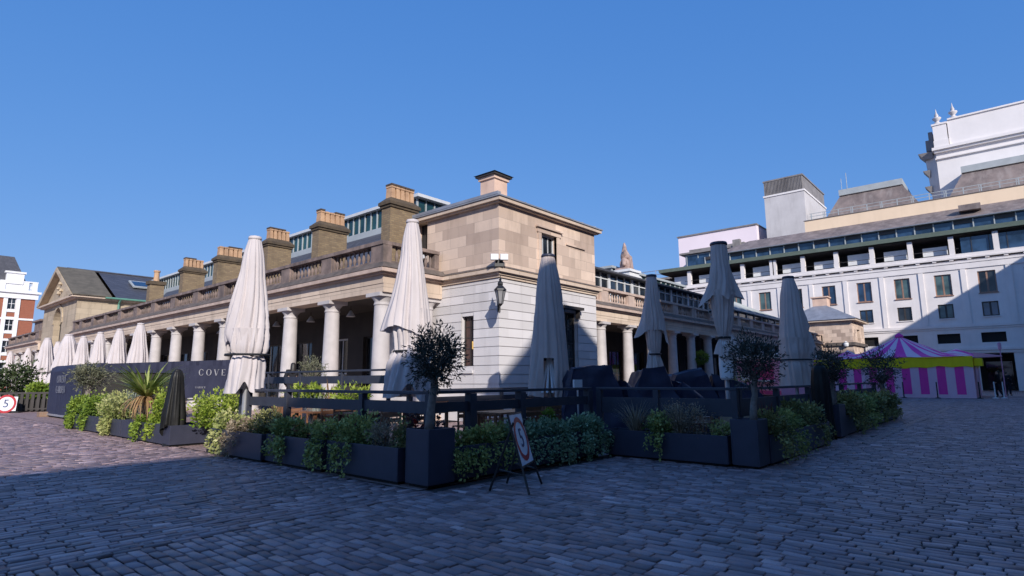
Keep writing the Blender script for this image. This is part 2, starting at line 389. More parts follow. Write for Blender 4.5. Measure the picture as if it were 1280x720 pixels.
def mat_setts():
    m, nt, b = newmat('granite_sett'); g = coords(nt)
    a = nt.nodes.new('ShaderNodeAttribute'); a.attribute_name = 'tone'
    r = nt.nodes.new('ShaderNodeValToRGB'); cr = r.color_ramp
    cr.elements[0].position = 0; cr.elements[0].color = (.12,.076,.08,1)
    cr.elements[1].position = 1; cr.elements[1].color = (.85,.63,.615,1)
    for p, c in ((.3,(.235,.155,.16,1)),(.55,(.345,.238,.245,1)),(.75,(.50,.36,.36,1)),(.86,(.37,.23,.21,1))):
        e = cr.elements.new(p); e.color = c
    nt.links.new(a.outputs['Fac'], r.inputs[0])
    col = mixcol(nt, ramp(nt, noise(nt, g, .45, 5), .35, .7, (0,0,0), (.5,)*3), r.outputs[0], (.19,.145,.135))
    col = mixcol(nt, ramp(nt, noise(nt, g, 1.7, 7, .7), .52, .72, (0,0,0), (.6,)*3), col, (.13,.105,.10))
    col = mixcol(nt, ramp(nt, noise(nt, g, 60, 4), .35, .75, (0,0,0), (.45,)*3), col, (.17,.13,.12))
    nt.links.new(col, b.inputs['Base Color'])
    rg = nd(nt, 'ShaderNodeMath', operation='MULTIPLY_ADD'); nt.links.new(noise(nt, g, 5, 4), rg.inputs[0]); rg.inputs[1].default_value = .35; rg.inputs[2].default_value = .34
    nt.links.new(rg.outputs[0], b.inputs['Roughness']); b.inputs['Specular IOR Level'].default_value = .45
    bump(nt, b, noise(nt, g, 35, 5), .35, .01)
    return m
M['sett'] = mat_setts()
gm = MB(); gm.quad((-400,-400,-.03),(500,-400,-.03),(500,500,-.03),(-400,500,-.03))
ground = gm.build('ground', M['sett_sheet']); tag(ground, kind='structure', label='grey cobbled ground of the wide piazza')
gm = MB(); gm.quad((-7.2,-5.2,-.0175),(53.2,-5.2,-.0175),(53.2,5.6,-.0175),(-7.2,5.6,-.0175)); gm.quad((23.6,5.6,-.0175),(53.2,5.6,-.0175),(53.2,13.7,-.0175),(23.6,13.7,-.0175)); gm.quad((-7.2,5.6,-.0175),(4.75,5.6,-.0175),(4.75,36,-.0175),(-7.2,36,-.0175))
tag(gm.build('paving_bed', M['bedding']), kind='structure', label='dark joints under the granite setts')
# terrace and colonnade paving
gm = MB(); gm.quad((4.75,5.62,-.006),(13.3,5.62,-.006),(13.3,75,-.006),(4.75,75,-.006)); gm.quad((9.2,3.2,-.006),(24,3.2,-.006),(24,5.62,-.006),(9.2,5.62,-.006)); gm.quad((13.3,5.62,-.006),(23.6,5.62,-.006),(23.6,15,-.006),(13.3,15,-.006))
tag(gm.build('terrace_paving', M['sett_sheet']), kind='structure', label='paved terrace behind the planters')

def setts(name, label, x0, x1, y0, y1, along, L=.205, Wd=.094, gap=.013, clip=None, big=None):
    """real granite setts : courses run along the axis given"""
    if along == 'x': ua, ub, va, vb = x0, x1, y0, y1
    else: ua, ub, va, vb = y0, y1, x0, x1
    U = []; V = []; LU = []; LV = []
    v = va; row = 0
    while v < vb:
        w = Wd*rng.uniform(.88, 1.12)
        n = int((ub-ua)/L)+3
        ls = L*rng.uniform(.72, 1.28, n); cs = np.cumsum(ls) - rng.uniform(0, L)
        c = ua + cs - ls/2
        lo = np.maximum(c-ls/2, ua); hi = np.minimum(c+ls/2, ub); k = (hi-lo) > .05; c = (lo+hi)/2; ls = hi-lo
        U.append(c[k]); LU.append(ls[k]-gap); V.append(np.full(k.sum(), v+w/2)); LV.append(np.full(k.sum(), w-gap))
        v += w; row += 1
    U = np.concatenate(U); V = np.concatenate(V); LU = np.concatenate(LU)/2; LV = np.concatenate(LV)/2
    V = V + .012*np.sin(U*1.3+V*.7)
    if along == 'x': X, Y, HX, HY = U, V, LU, LV
    else: X, Y, HX, HY = V, U, LV, LU
    if clip is not None:
        k = clip(X, Y); X, Y, HX, HY = X[k], Y[k], HX[k], HY[k]
    n = len(X)
    h = rng.normal(0, .0022, n) + .004*np.sin(X*.9)*np.cos(Y*1.1)
    tx = rng.normal(0, .022, n); ty = rng.normal(0, .022, n); rz = rng.normal(0, .025, n)
    sg = np.array([(-1,-1),(1,-1),(1,1),(-1,1)])
    P = np.zeros((n, 12, 3))
    for k in range(4):
        for lev, (ins, dz) in enumerate(((0,-.018),(0,-.006),(.006,0))):
            jx = rng.normal(0, .0028, n); jy = rng.normal(0, .0028, n)
            lx = sg[k,0]*(HX-ins)+jx; ly = sg[k,1]*(HY-ins)+jy
            P[:, lev*4+k, 0] = X + lx - rz*ly
            P[:, lev*4+k, 1] = Y + ly + rz*lx
            P[:, lev*4+k, 2] = h + dz + (0 if lev == 0 else 1)*(lx*tx+ly*ty)
    q = []
    for lev in (0, 1):
        for k in range(4):
            k2 = (k+1) % 4; q.append((lev*4+k, lev*4+k2, lev*4+4+k2, lev*4+4+k))
    q.append((8, 9, 10, 11))
    q = np.array(q); F = (np.arange(n)[:, None, None]*12 + q[None]).reshape(-1, 4)
    me = bpy.data.meshes.new(name); me.vertices.add(n*12); me.vertices.foreach_set('co', P.reshape(-1))
    me.loops.add(len(F)*4); me.loops.foreach_set('vertex_index', F.reshape(-1).astype(np.int32))
    me.polygons.add(len(F)); me.polygons.foreach_set('loop_start', np.arange(0, len(F)*4, 4, dtype=np.int32))
    me.update(calc_edges=True)
    tone = np.clip(rng.beta(1.5, 1.9, n), 0, 1); a = me.attributes.new('tone', 'FLOAT', 'FACE')
    a.data.foreach_set('value', np.repeat(tone, 9).astype(np.float32))
    me.materials.append(M['sett'])
    o = bpy.data.objects.new(name, me); COL.objects.link(o)
    return tag(o, label, kind='structure')
setts('paving', 'granite setts laid in courses on the left of the piazza', -4.5, 4.72, 5.50, 36, 'x', clip=lambda X, Y: (X > .06*Y-2.2))
setts('paving', 'granite setts laid in courses along the right of the piazza', -3, 53, -4, 5.37, 'y',
      clip=lambda X, Y: (Y > -1.2-.05*X) & ~((np.abs(Y-2.52) < .10) & (X > 13.6) & (X < 33)) & ~((X > 9.4) & (X < 23) & (Y > 3.25)))
setts('paving', 'line of granite setts dividing the two ways of laying', -3, 4.8, 5.385, 5.485, 'x')
setts('paving', 'granite setts in front of the striped tent', 23.6, 53, 5.38, 13.5, 'y')
db = MB()
for i in range(24):
    x = 13.65+i*.8; db.box(x, x+.785, 2.43, 2.51, -.02, .004); db.box(x+.2, x+.985, 2.53, 2.61, -.02, .003)
tag(db.build('paving_kerb', M['sett_sheet']), label='twin lines of long stone kerb set flush in the setts', kind='structure')

# ------------------------------------------------------------------ market hall
hall = thing('market_hall', 'long stone market hall with a corner pavilion, colonnades, balustrades and brick chimneys', 'market hall', (13.34,12.09,0))
def part(mb, name, mat, smooth=False, parent=None, **kw):
    o = mb.build(name, mat, None, smooth, **kw)
    p = parent or hall
    o.parent = p
    o.matrix_parent_inverse = Matrix.Translation(-Vector(hall.location))
    return o
HOFF = Vector(hall.location)
class PB(MB):   # mesh collector in world coordinates that is written relative to the hall
    def build(s, name, mats, parent=None, smooth=False, bevel=0):
        root = parent or hall
        if root is hall: s.v = [(p[0]-HOFF.x, p[1]-HOFF.y, p[2]-HOFF.z) for p in s.v]
        else: s.v = [(p[0]-HOFF.x, p[1]-HOFF.y, p[2]-HOFF.z) for p in s.v]
        return MB.build(s, name, mats, root, smooth, bevel)
_MB = MB
PX0, PX1, PY0, PY1 = 13.34, 18.92, 12.09, 17.6
# rusticated lower storey : courses with real grooves
r = PB()
zc = [0, .60, .90]
z = .90
while z < 4.4: z += .29; zc.append(z)
zc[-1] = 4.5
lw = (13.2, 13.78, 1.62, 3.38)   # window on the x-face (u = y)
rw = (16.75, 17.65, 1.5, 3.72)    # window on the y-face (u = x)
for i in range(len(zc)-1):
    a, b = zc[i], zc[i+1]-.022
    for fr, u0, u1, op, sgn in ((facing_x(PX0), PY0, PY1, lw, 1), (facing_y(PY0), PX0, PX1, rw, 1)):
        spans = [(u0, u1)]
        if op[2] < (a+b)/2 < op[3]: spans = [(u0, op[0]), (op[1], u1)]
        for s0, s1 in spans:
            n = max(1, round((s1-s0)/1.15)); off = .0
            for k in range(n):
                ua, ub = s0+(s1-s0)*k/n, s0+(s1-s0)*(k+1)/n-(.006 if k < n-1 else 0)
                r.quad(fr(ua,a,0), fr(ub,a,0), fr(ub,b,0), fr(ua,b,0))
            r.quad(fr(s0,b,0), fr(s1,b,0), fr(s1,b,.035), fr(s0,b,.035))
            r.quad(fr(s0,a,0), fr(s1,a,0), fr(s1,a,.035), fr(s0,a,.035))
for fr, u0, u1, op in ((facing_x(PX0+.03), PY0+.03, PY1, lw), (facing_y(PY0+.03), PX0+.03, PX1, rw)):
    wall(r, fr, u0, u1, 0, 4.5, [op], .3)
    fbox(r, fr, op[0], op[1], op[2]-.10, op[2]-.003, -.09, .25)
r.quad((PX1,PY0,0),(PX1,PY1,0),(PX1,PY1,4.5),(PX1,PY0,4.5))
r.build('rusticated_wall', M['rustic_stone'])
# moulded band between the storeys
b = PB()
for (z0, z1, o) in ((4.5,4.58,.05),(4.58,4.66,.10),(4.66,4.76,.20),(4.76,4.80,.15)):
    b.box(PX0-o, PX1+o, PY0-o, PY1, z0+.001, z1)
b.build('string_course', M['buff'])
bb = PB(); bb.hexa([(PX0-.17,PY0-.17,4.802),(PX1+.17,PY0-.17,4.802),(PX1+.17,PY1,4.802),(PX0-.17,PY1,4.802)], [(PX0-.01,PY0-.01,4.90),(PX1+.01,PY0-.01,4.90),(PX1+.01,PY1,4.90),(PX0-.01,PY1,4.90)])
bb.build('weathering', M['cornice_dark'])
# upper storey
w = PB()
uw = (15.52, 16.42, 4.95, 6.36); rc = (15.55, 16.1, 4.9, 6.98)
wall(w, facing_y(PY0), PX0, PX1, 4.85, 6.95, [uw], .22)
wall(w, facing_x(PX0), PY0, PY1, 4.85, 6.95, [rc], .3)
w.quad((PX1,PY0,4.85),(PX1,PY1,4.85),(PX1,PY1,7.0),(PX1,PY0,7.0)); w.quad((PX0,PY1,4.85),(PX1,PY1,4.85),(PX1,PY1,7.0),(PX0,PY1,7.0))
fr = facing_y(PY0)
fbox(w, fr, 15.35,15.52,4.90,6.36,-.035,.1); fbox(w, fr, 16.42,16.59,4.90,6.36,-.035,.1); fbox(w, fr, 15.28,16.66,6.362,6.52,-.05,.1); fbox(w, fr, 15.22,16.72,6.525,6.58,-.12,.05)
fbox(w, fr, 17.0,18.2,6.18,6.24,-.06,.02)
w.build('pavilion_wall', M['ashlar'])
e = PB(); e.box(PX0-.13,PX1+.13,PY0-.13,PY1+.13,6.93,6.975); e.box(PX0-.22,PX1+.22,PY0-.22,PY1+.22,6.976,7.09); e.build('eaves_cornice', M['buff'])
e = PB(); e.box(PX0-.26,PX1+.26,PY0-.26,PY1+.26,7.092,7.14)
cx, cy = (PX0+PX1)/2, (PY0+PY1)/2
E4 = [(PX0-.26,PY0-.26,7.14),(PX1+.26,PY0-.26,7.14),(PX1+.26,PY1+.26,7.14),(PX0-.26,PY1+.26,7.14)]
e.hexa(E4, [(cx-.3,cy-.3,7.98),(cx+.3,cy-.3,7.98),(cx+.3,cy+.3,7.98),(cx-.3,cy+.3,7.98)])
for k in range(7):
    t = (k+.5)/7; xa = PX0-.2+t*(PX1-PX0+.4); 
    e.tube([(xa,PY0-.24,7.15),(cx+(xa-cx)*.15,cy-.35,7.97)], .022, 5)
    ya = PY0-.2+t*(PY1-PY0+.4); e.tube([(PX0-.24,ya,7.15),(cx-.35,cy+(ya-cy)*.15,7.97)], .022, 5)
e.box(PX0-.27,PX0-.12,PY0-.2,PY1+.26,7.142,7.24)
e.build('pavilion_roof', M['lead'])
c = PB(); c.box(15.09,15.86,13.89,14.66,7.3,8.12); c.box(15.12,15.83,13.92,14.63,8.12,8.70); c.box(15.06,15.89,13.86,14.69,8.70,8.82)
ch = c.build('chimney', M['chimney_stone'])
c = PB(); c.box(14.98,15.97,13.78,14.77,8.822,8.90); c.hexa([(14.93,13.73,8.902),(16.02,13.73,8.902),(16.02,14.82,8.902),(14.93,14.82,8.902)],[(15.3,14.1,9.04),(15.65,14.1,9.04),(15.65,14.45,9.04),(15.3,14.45,9.04)]); c.build('chimney_cap', M['dark_frame'], ch)
# pavilion windows
window(hall, lambda u,z,d: (PX0+d-HOFF.x, u-HOFF.y, z), lw[0],lw[1],lw[2],lw[3], .16, M['dark_frame'], M['brown_panel'], 2, 5, .05, .022)
window(hall, lambda u,z,d: (u-HOFF.x, PY0+d-HOFF.y, z), uw[0],uw[1],uw[2],uw[3], .15, M['offwhite_wood'], M['glass'], 3, 2, .05, .03)
window(hall, lambda u,z,d: (u-HOFF.x, PY0+d-HOFF.y, z), rw[0],rw[1],rw[2],rw[3], .16, M['dark_frame'], M['glass'], 2, 4, .05, .03)
window(hall, lambda u,z,d: (PX0+d-HOFF.x, u-HOFF.y, z), rc[0],rc[1],rc[2],rc[3], .2, M['dark_frame'], M['interior'], 1, 2, .05, .03)
h = PB(); h.box(16.5,17.75,11.85,12.1,3.80,3.90); h.box(16.6,16.68,11.95,12.1,3.5,3.8); h.box(17.55,17.63,11.95,12.1,3.5,3.8); h.build('door_hood', M['dark_frame'])
lg = PB(); lg.tube([(13.47,13.36,2.3),(13.47,13.36,2.55)], .022, 8); lg.build('window_lamp', M['lamp_glow'])
lg = PB(); lg.box(13.30,13.52,15.6,15.95,5.62,5.80); lg.build('vent_box', M['white_paint'])

COLPROF = [(.36,0),(.36,.10),(.335,.12),(.335,.2),(.30,.24),(.295,.6),(.285,1.6),(.262,2.8),(.245,3.66),(.268,3.68),(.268,3.72),(.25,3.74),(.25,3.80),(.33,3.90),(.345,3.93)]
def column_mesh(name):
    c = MB(); c.lathe(0,0,COLPROF,20); c.box(-.37,.37,-.37,.37,3.932,4.05)
    me = c.build(name, M['column_stone'], None, True)
    return me
col0 = column_mesh('column'); col0.parent = hall
def smooth_angle(o, deg=40):
    me = o.data
    try:
        me.set_sharp_from_angle(angle=math.radians(deg))
    except Exception: pass
smooth_angle(col0)
usedcol = []
def put_col(x, y):
    c_ = col0 if not usedcol else col0.copy()
    if usedcol: COL.objects.link(c_); c_.parent = hall
    usedcol.append(c_); c_.location = (x-HOFF.x, y-HOFF.y, 0)
AX = 11.18; LY0 = 15.17; LSP = 2.865
lcols = [LY0+LSP*k for k in range(13)] + [63.4+LSP*k for k in range(4)]
for y in lcols: put_col(AX, y)
put_col(13.0, LY0)
AYR = 15.12; RSP = 2.57
rcols = [23.99+RSP*k for k in range(-1, 17)]
for x in rcols: put_col(x, AYR)

def baluster_prof(z0, z1):
    h = z1-z0; return [(.045,z0),(.045,z0+.06*h),(.03,z0+.1*h),(.058,z0+.3*h),(.062,z0+.38*h),(.03,z0+.68*h),(.026,z0+.8*h),(.045,z0+.88*h),(.045,z1)]
def arcade(fr, u0, u1, peds, name_mat, dmat, lead_u=None, detail_to=1e9, both=None):
    """entablature and balustrade above the columns ; d = 0 is the front plane of the balustrade"""
    a = PB()
    fbox(a, fr, u0, u1, 4.05, 4.32, .02, .62); fbox(a, fr, u0, u1, 4.325, 4.60, .0, .62)
    a.build('entablature', M['buff'])
    a = PB()
    fbox(a, fr, u0-.0, u1, 4.60, 4.66, -.10, .62); fbox(a, fr, u0, u1, 4.66, 4.775, -.22, .62); fbox(a, fr, u0, u1, 4.775, 4.80, -.19, .62)
    a.build('cornice', M['pink_stone'])
    a = PB(); 
    q = [fr(u0,4.80,-.21), fr(u1,4.80,-.21), fr(u1,4.80,.5), fr(u0,4.80,.5)]; t = [fr(u0,5.0,-.03), fr(u1,5.0,-.03), fr(u1,5.0,.4), fr(u0,5.0,.4)]
    a.hexa([(p[0],p[1],p[2]+.001) for p in q], t); a.build('blocking_course', M['cornice_dark'])
    # balustrade, bay by bay
    for i in range(len(peds)):
        p = peds[i]; a = PB()
        fbox(a, fr, p-.32, p+.32, 5.0, 5.58, .0, .34)
        nx = peds[i+1] if i+1 < len(peds) else None
        fbox(a, fr, p-.33, (nx-.33) if nx else p+.33, 5.58, 5.70, -.04, .38)
        if nx:
            fbox(a, fr, p+.321, nx-.321, 5.0, 5.08, .02, .32)
            n = max(3, int((nx-p-.64)/.235)); 
            for k in range(n):
                u = p+.32+(nx-p-.64)*(k+.5)/n; c = fr(u, 0, .17); a.lathe(c[0], c[1], baluster_prof(5.08,5.58), 8, cap=False)
            fbox(a, fr, p+.321, p+.38, 5.08, 5.578, .05, .29); fbox(a, fr, nx-.38, nx-.321, 5.08, 5.578, .05, .29)
        a.build('balustrade', dmat)
lf = facing_x(10.86)
arcade(lf, 14.72, 51.75, [15.08]+lcols[1:13]+[51.3], None, M['dirty_stone'])
arcade(lf, 62.3, 76.0, [62.7]+lcols[13:]+[75.5], None, M['dirty_stone'])
# return at the near end of the left colonnade
ret = facing_y(14.70)
a = PB(); fbox(a, ret, 11.48, 13.33, 4.05, 4.6, .02, .6); a.build('entablature', M['buff'])
a = PB(); fbox(a, ret, 10.76, 13.33, 4.602, 4.658, -.09, .02); fbox(a, ret, 10.64, 13.33, 4.661, 4.774, -.21, .02); a.build('cornice', M['pink_stone'])
a = PB(); a.hexa([(10.66,14.5,4.803),(13.33,14.5,4.803),(13.33,14.75,4.803),(10.66,14.75,4.803)],[(10.84,14.68,4.998),(13.33,14.68,4.998),(13.33,14.9,4.998),(10.84,14.9,4.998)]); a.build('blocking_course', M['cornice_dark'])
a = PB(); fbox(a, ret, 11.21, 13.2, 5.585, 5.697, .02, .40); fbox(a, ret, 11.21, 13.2, 5.003, 5.08, .06, .36); fbox(a, ret, 13.0,13.2,5.08,5.58,.05,.36)
for k in range(8): a.lathe(11.5+k*.205, 14.91, baluster_prof(5.08,5.58), 8, cap=False)
a.build('balustrade', M['dirty_stone'])
# right hand colonnade
rf = facing_y(14.80)
arcade(rf, 18.94, 65.3, [19.4]+rcols+[65.0], None, M['pink_stone'])
# ceilings, back walls, plinth floor, roofs behind
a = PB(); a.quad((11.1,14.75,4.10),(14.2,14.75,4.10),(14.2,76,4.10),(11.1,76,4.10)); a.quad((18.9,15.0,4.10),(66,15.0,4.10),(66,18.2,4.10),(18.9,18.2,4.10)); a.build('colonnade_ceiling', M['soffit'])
a = PB()
ops = [(LY0+LSP*k+.55, LY0+LSP*k+2.3, .12, 3.1) for k in range(0, 12)]
wall(a, facing_x(14.1), 17.6, 76, 0, 4.1, [o for o in ops if o[0] > 17.7], .3)
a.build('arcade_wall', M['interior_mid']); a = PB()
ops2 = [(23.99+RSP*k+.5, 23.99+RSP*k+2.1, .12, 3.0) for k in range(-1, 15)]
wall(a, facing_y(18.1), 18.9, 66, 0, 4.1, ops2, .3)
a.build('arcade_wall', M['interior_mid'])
for i, o in enumerate([o for o in ops if o[0] > 17.7]):
    window(hall, lambda u,z,d: (14.1+d-HOFF.x, u-HOFF.y, z), *o, .15, M['dark_frame'] if i != 1 else M['offwhite_wood'], M['glass'], 3, 2, .07, .05, name='shop_front')
for o in ops2:
    window(hall, lambda u,z,d: (u-HOFF.x, 18.1+d-HOFF.y, z), *o, .15, M['dark_frame'], M['glass'], 3, 2, .07, .05, name='shop_front')
a = PB(); a.box(10.7,14.1,14.7,76,.0,.16); a.box(18.95,66,14.62,18.1,0,.16); a.build('plinth', M['pink_stone'])
a = PB(); a.quad((11.4,14.9,4.99),(14.0,14.9,4.99),(14.0,76,4.99),(11.4,76,4.99)); a.quad((18.9,15.3,4.99),(66,15.3,4.99),(66,16.1,4.99),(18.9,16.1,4.99)); a.build('terrace_deck', M['lead'])
a = PB(); a.quad((14.0,17.75,5.0),(17.0,17.75,8.6),(17.0,52,8.6),(14.0,52,5.0)); a.build('slate_roof', M['slate'])
a = PB(); a.poly([(14.0,17.74,5.0),(17.0,17.74,8.6),(19,17.74,8.2),(22,17.74,5.0)]); a.poly([(14,17.74,4.1),(22,17.74,4.1),(22,17.74,5.0),(14,17.74,5.0)]); a.build('gable_wall', M['brick_stock'])
# long clerestory lantern
a = PB(); a.box(16.95,18.7,20.5,60,8.0,8.85); 
n = 76
for k in range(n+1):
    y = 20.6+(59.8-20.6)*k/n; a.box(16.98,17.06,y-.035,y+.035,8.85,9.80)
for k in range(4):
    x = 17.0+k*.54; a.box(x-.03,x+.03,20.56,20.64,8.85,9.80)
cl = a.build('clerestory_frame', M['pale_metal'])
a = PB(); a.box(16.8,18.85,20.3,60.2,9.80,9.95); a.build('clerestory_roof', M['offwhite_wood'])
a = PB(); a.quad((17.03,20.6,8.85),(17.03,59.8,8.85),(17.03,59.8,9.8),(17.03,20.6,9.8)); a.quad((17.03,20.61,8.85),(18.62,20.61,8.85),(18.62,20.61,9.8),(17.03,20.61,9.8)); a.build('clerestory_glass', M['glass_green'])
# brick stacks
for i, (y, x1) in enumerate(((16.6,13.30),(21.25,13.40),(25.5,13.22),(30.8,13.42),(35.3,13.24))):
    y0 = y-.5; y1 = y; x0 = 12.1
    a = PB(); a.box(x0, x1, y0, y1, 4.99, 7.36); st = a.build('chimney_stack', M['brick_stock'])
    a = PB(); a.box(x0-.05,x1+.05,y0-.05,y1+.05,7.36,7.45); a.box(x0-.10,x1+.10,y0-.10,y1+.10,7.45,7.56); a.hexa([(x0-.10,y0-.10,7.561),(x1+.10,y0-.10,7.561),(x1+.10,y1+.1,7.561),(x0-.1,y1+.1,7.561)],[(x0+.1,y0+.1,7.76),(x1-.1,y0+.1,7.76),(x1-.1,y1-.1,7.76),(x0+.1,y1-.1,7.76)])
    a.build('corbel', M['corbel'], st)
    n = 5; pw = (x1-x0-.14)/n
    for k in range(n):
        xx = x0+.07+pw*k
        a = PB(); a.hexa([(xx+.02,y0+.08,7.7),(xx+pw-.02,y0+.08,7.7),(xx+pw-.02,y1-.08,7.7),(xx+.02,y1-.08,7.7)],[(xx+.035,y0+.1,8.2),(xx+pw-.035,y0+.1,8.2),(xx+pw-.035,y1-.1,8.2),(xx+.035,y1-.1,8.2)])
        a.box(xx+.015, xx+pw-.015, y0+.075, y1-.075, 8.12, 8.18); 
        a.build('chimney_pot', M['pot'], st)
        if (i*5+k*3) % 7 not in (1, 4):
            a = PB(); a.box(xx+.01, xx+pw-.01, y0+.07, y1-.07, 8.202, 8.262); a.build('pot_rim', M['pot_rim'], st)
a = PB(); a.box(12.1,12.9,40.1,40.6,4.99,7.3); st = a.build('chimney_stack', M['brick_stock']); a = PB(); a.box(12.02,12.98,40.02,40.68,7.3,7.52); a.build('corbel', M['corbel'], st)
a = PB(); a.lathe(12.5,40.35,[(.17,7.52),(.15,8.1),(.19,8.12),(.19,8.22)],12); a.build('chimney_pot', M['pot'], st)
# gabled entrance block with pediment
GX, GY0, GY1, GYC = 11.0, 51.8, 62.2, 57.0
a = PB(); aw = 1.25
nseg = 12
arc = [(GYC-aw*math.cos(PI*k/nseg), 5.9+aw*math.sin(PI*k/nseg)) for k in range(nseg+1)]
a.poly([(GX,GY0,0),(GX,GYC-aw,0),(GX,GYC-aw,5.9),(GX,GY0,5.9)]); a.poly([(GX,GYC+aw,0),(GX,GY1,0),(GX,GY1,5.9),(GX,GYC+aw,5.9)])
a.poly([(GX,GY0,5.9)]+[(GX,y,z) for y,z in arc[:nseg//2+1]]+[(GX,GYC,7.5),(GX,GY0,7.5)])
a.poly([(GX,GYC,7.5)]+[(GX,y,z) for y,z in arc[nseg//2:]]+[(GX,GY1,5.9),(GX,GY1,7.5)])
for k in range(nseg):
    (y0,z0),(y1,z1) = arc[k],arc[k+1]; a.quad((GX,y0,z0),(GX,y1,z1),(GX+.5,y1,z1),(GX+.5,y0,z0))
a.quad((GX,GYC-aw,0),(GX,GYC-aw,5.9),(GX+.5,GYC-aw,5.9),(GX+.5,GYC-aw,0)); a.quad((GX,GYC+aw,0),(GX,GYC+aw,5.9),(GX+.5,GYC+aw,5.9),(GX+.5,GYC+aw,0))
a.quad((GX,GY0,0),(24,GY0,0),(24,GY0,7.5),(GX,GY0,7.5)); a.quad((GX,GY1,0),(24,GY1,0),(24,GY1,7.5),(GX,GY1,7.5)); a.quad((24,GY0,0),(24,GY1,0),(24,GY1,7.5),(24,GY0,7.5))
for k in range(nseg):   # moulded arch ring standing proud
    (y0,z0),(y1,z1) = arc[k],arc[k+1]; s = 1.22
    o0 = (GYC+(y0-GYC)*s, 5.9+(z0-5.9)*s); o1 = (GYC+(y1-GYC)*s, 5.9+(z1-5.9)*s)
    a.hexa([(GX-.08,y0,z0),(GX-.08,y1,z1),(GX-.08,o1[0],o1[1]),(GX-.08,o0[0],o0[1])],[(GX-.003,y0,z0),(GX-.003,y1,z1),(GX-.003,o1[0],o1[1]),(GX-.003,o0[0],o0[1])])
a.build('entrance_block', M['buff_dirty'])
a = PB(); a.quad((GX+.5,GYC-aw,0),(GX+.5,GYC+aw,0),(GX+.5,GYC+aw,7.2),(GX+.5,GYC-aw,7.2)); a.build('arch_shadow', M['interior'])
a = PB()
for k in range(-3, 4): a.box(GX+.38,GX+.44,GYC+k*.33-.03,GYC+k*.33+.03,4.2,7.1)
a.box(GX+.38,GX+.45,GYC-aw,GYC+aw,5.82,5.95); a.build('arch_window', M['dark_frame'])
a = PB(); a.box(GX-.45,24.2,GY0-.45,GY1+.45,7.50,7.62); a.box(GX-.25,24.1,GY0-.25,GY1+.25,7.40,7.50); a.build('eaves_cornice', M['buff'])
APX = 10.35
a = PB(); a.poly([(GX-.02,GY0+.2,7.62),(GX-.02,GY1-.2,7.62),(GX-.02,GYC,APX-.32)])
for sg, yy in ((1,GY0-.5),(-1,GY1+.5)):
    a.hexa([(GX-.5,yy,7.625),(GX-.5,GYC,APX),(GX-.5,GYC,APX-.34),(GX-.5,yy+sg*.9,7.625)],[(GX+.5,yy,7.625),(GX+.5,GYC,APX),(GX+.5,GYC,APX-.34),(GX+.5,yy+sg*.9,7.625)])
for y, z, r_ in ((56.6,8.5,.16),(57.2,8.35,.2),(57.5,8.75,.15),(57.0,9.1,.17),(56.9,9.35,.1)):
    a.lathe(GX-.1, y, [(.02,z-r_),(r_,z-r_*.4),(r_*.8,z+r_*.4),(.02,z+r_)], 7)
a.build('pediment', M['buff_dirty'])
a = PB(); a.hexa([(GX-.45,GY0-.55,7.64),(13.0,GY0-.55,7.64),(13.0,GYC,APX+.03),(GX-.45,GYC,APX+.03)],[(GX-.45,GY0-.55,7.70),(13.0,GY0-.55,7.70),(13.0,GYC,APX+.09),(GX-.45,GYC,APX+.09)]); a.build('gable_coping', mat_plain('mossy', (.15,.128,.095), (.085,.073,.055), 2, .9, .4))
a = PB(); a.quad((13.3,GY0-.5,7.63),(24.5,GY0-.5,7.63),(24.5,GYC,APX),(13.3,GYC,APX)); a.quad((GX+.4,GY1+.5,7.63),(24.5,GY1+.5,7.63),(24.5,GYC,APX),(GX+.4,GYC,APX)); a.tube([(11.2,GYC,APX+.03),(24.5,GYC,APX+.03)], .09, 6); a.build('slate_roof', M['slate'])
for x in (15.0, 20.0):
    t0, t1 = .42, .66
    P_ = lambda x_, t: (x_, GY0-.5+(GYC-GY0+.5)*t, 7.63+(APX-7.63)*t+.12)
    a = PB(); a.hexa([P_(x,t0),P_(x+2.0,t0),P_(x+2.0,t1),P_(x,t1)],[tuple(np.add(P_(x,t0),(0,-.06,.1))),tuple(np.add(P_(x+2.0,t0),(0,-.06,.1))),tuple(np.add(P_(x+2.0,t1),(0,-.06,.1))),tuple(np.add(P_(x,t1),(0,-.06,.1)))]); sk = a.build('skylight', M['pale_metal'])
    a = PB(); e_ = (0,-.07,.115)
    a.quad(*[tuple(np.add(P_(x_,t_),e_)) for x_,t_ in ((x+.12,t0+.03),(x+1.88,t0+.03),(x+1.88,t1-.03),(x+.12,t1-.03))]); a.build('pane', M['glass_blue'], sk)
a = PB(); a.tube([(12.6,GY0-.5,7.58),(24.3,GY0-.5,7.58)], .08, 8); a.tube([(13.6,GY0-.5,7.55),(13.6,GY0-.12,7.2),(13.6,GY0-.12,5.0)], .08, 8); a.build('gutter_pipe', M['copper_pipe'])
a = PB(); a.box(11.2,13.5,63.5,66.5,4.99,6.6); a.box(11.0,13.7,63.3,66.7,6.6,6.75); a.build('attic_block', M['dirty_stone'])

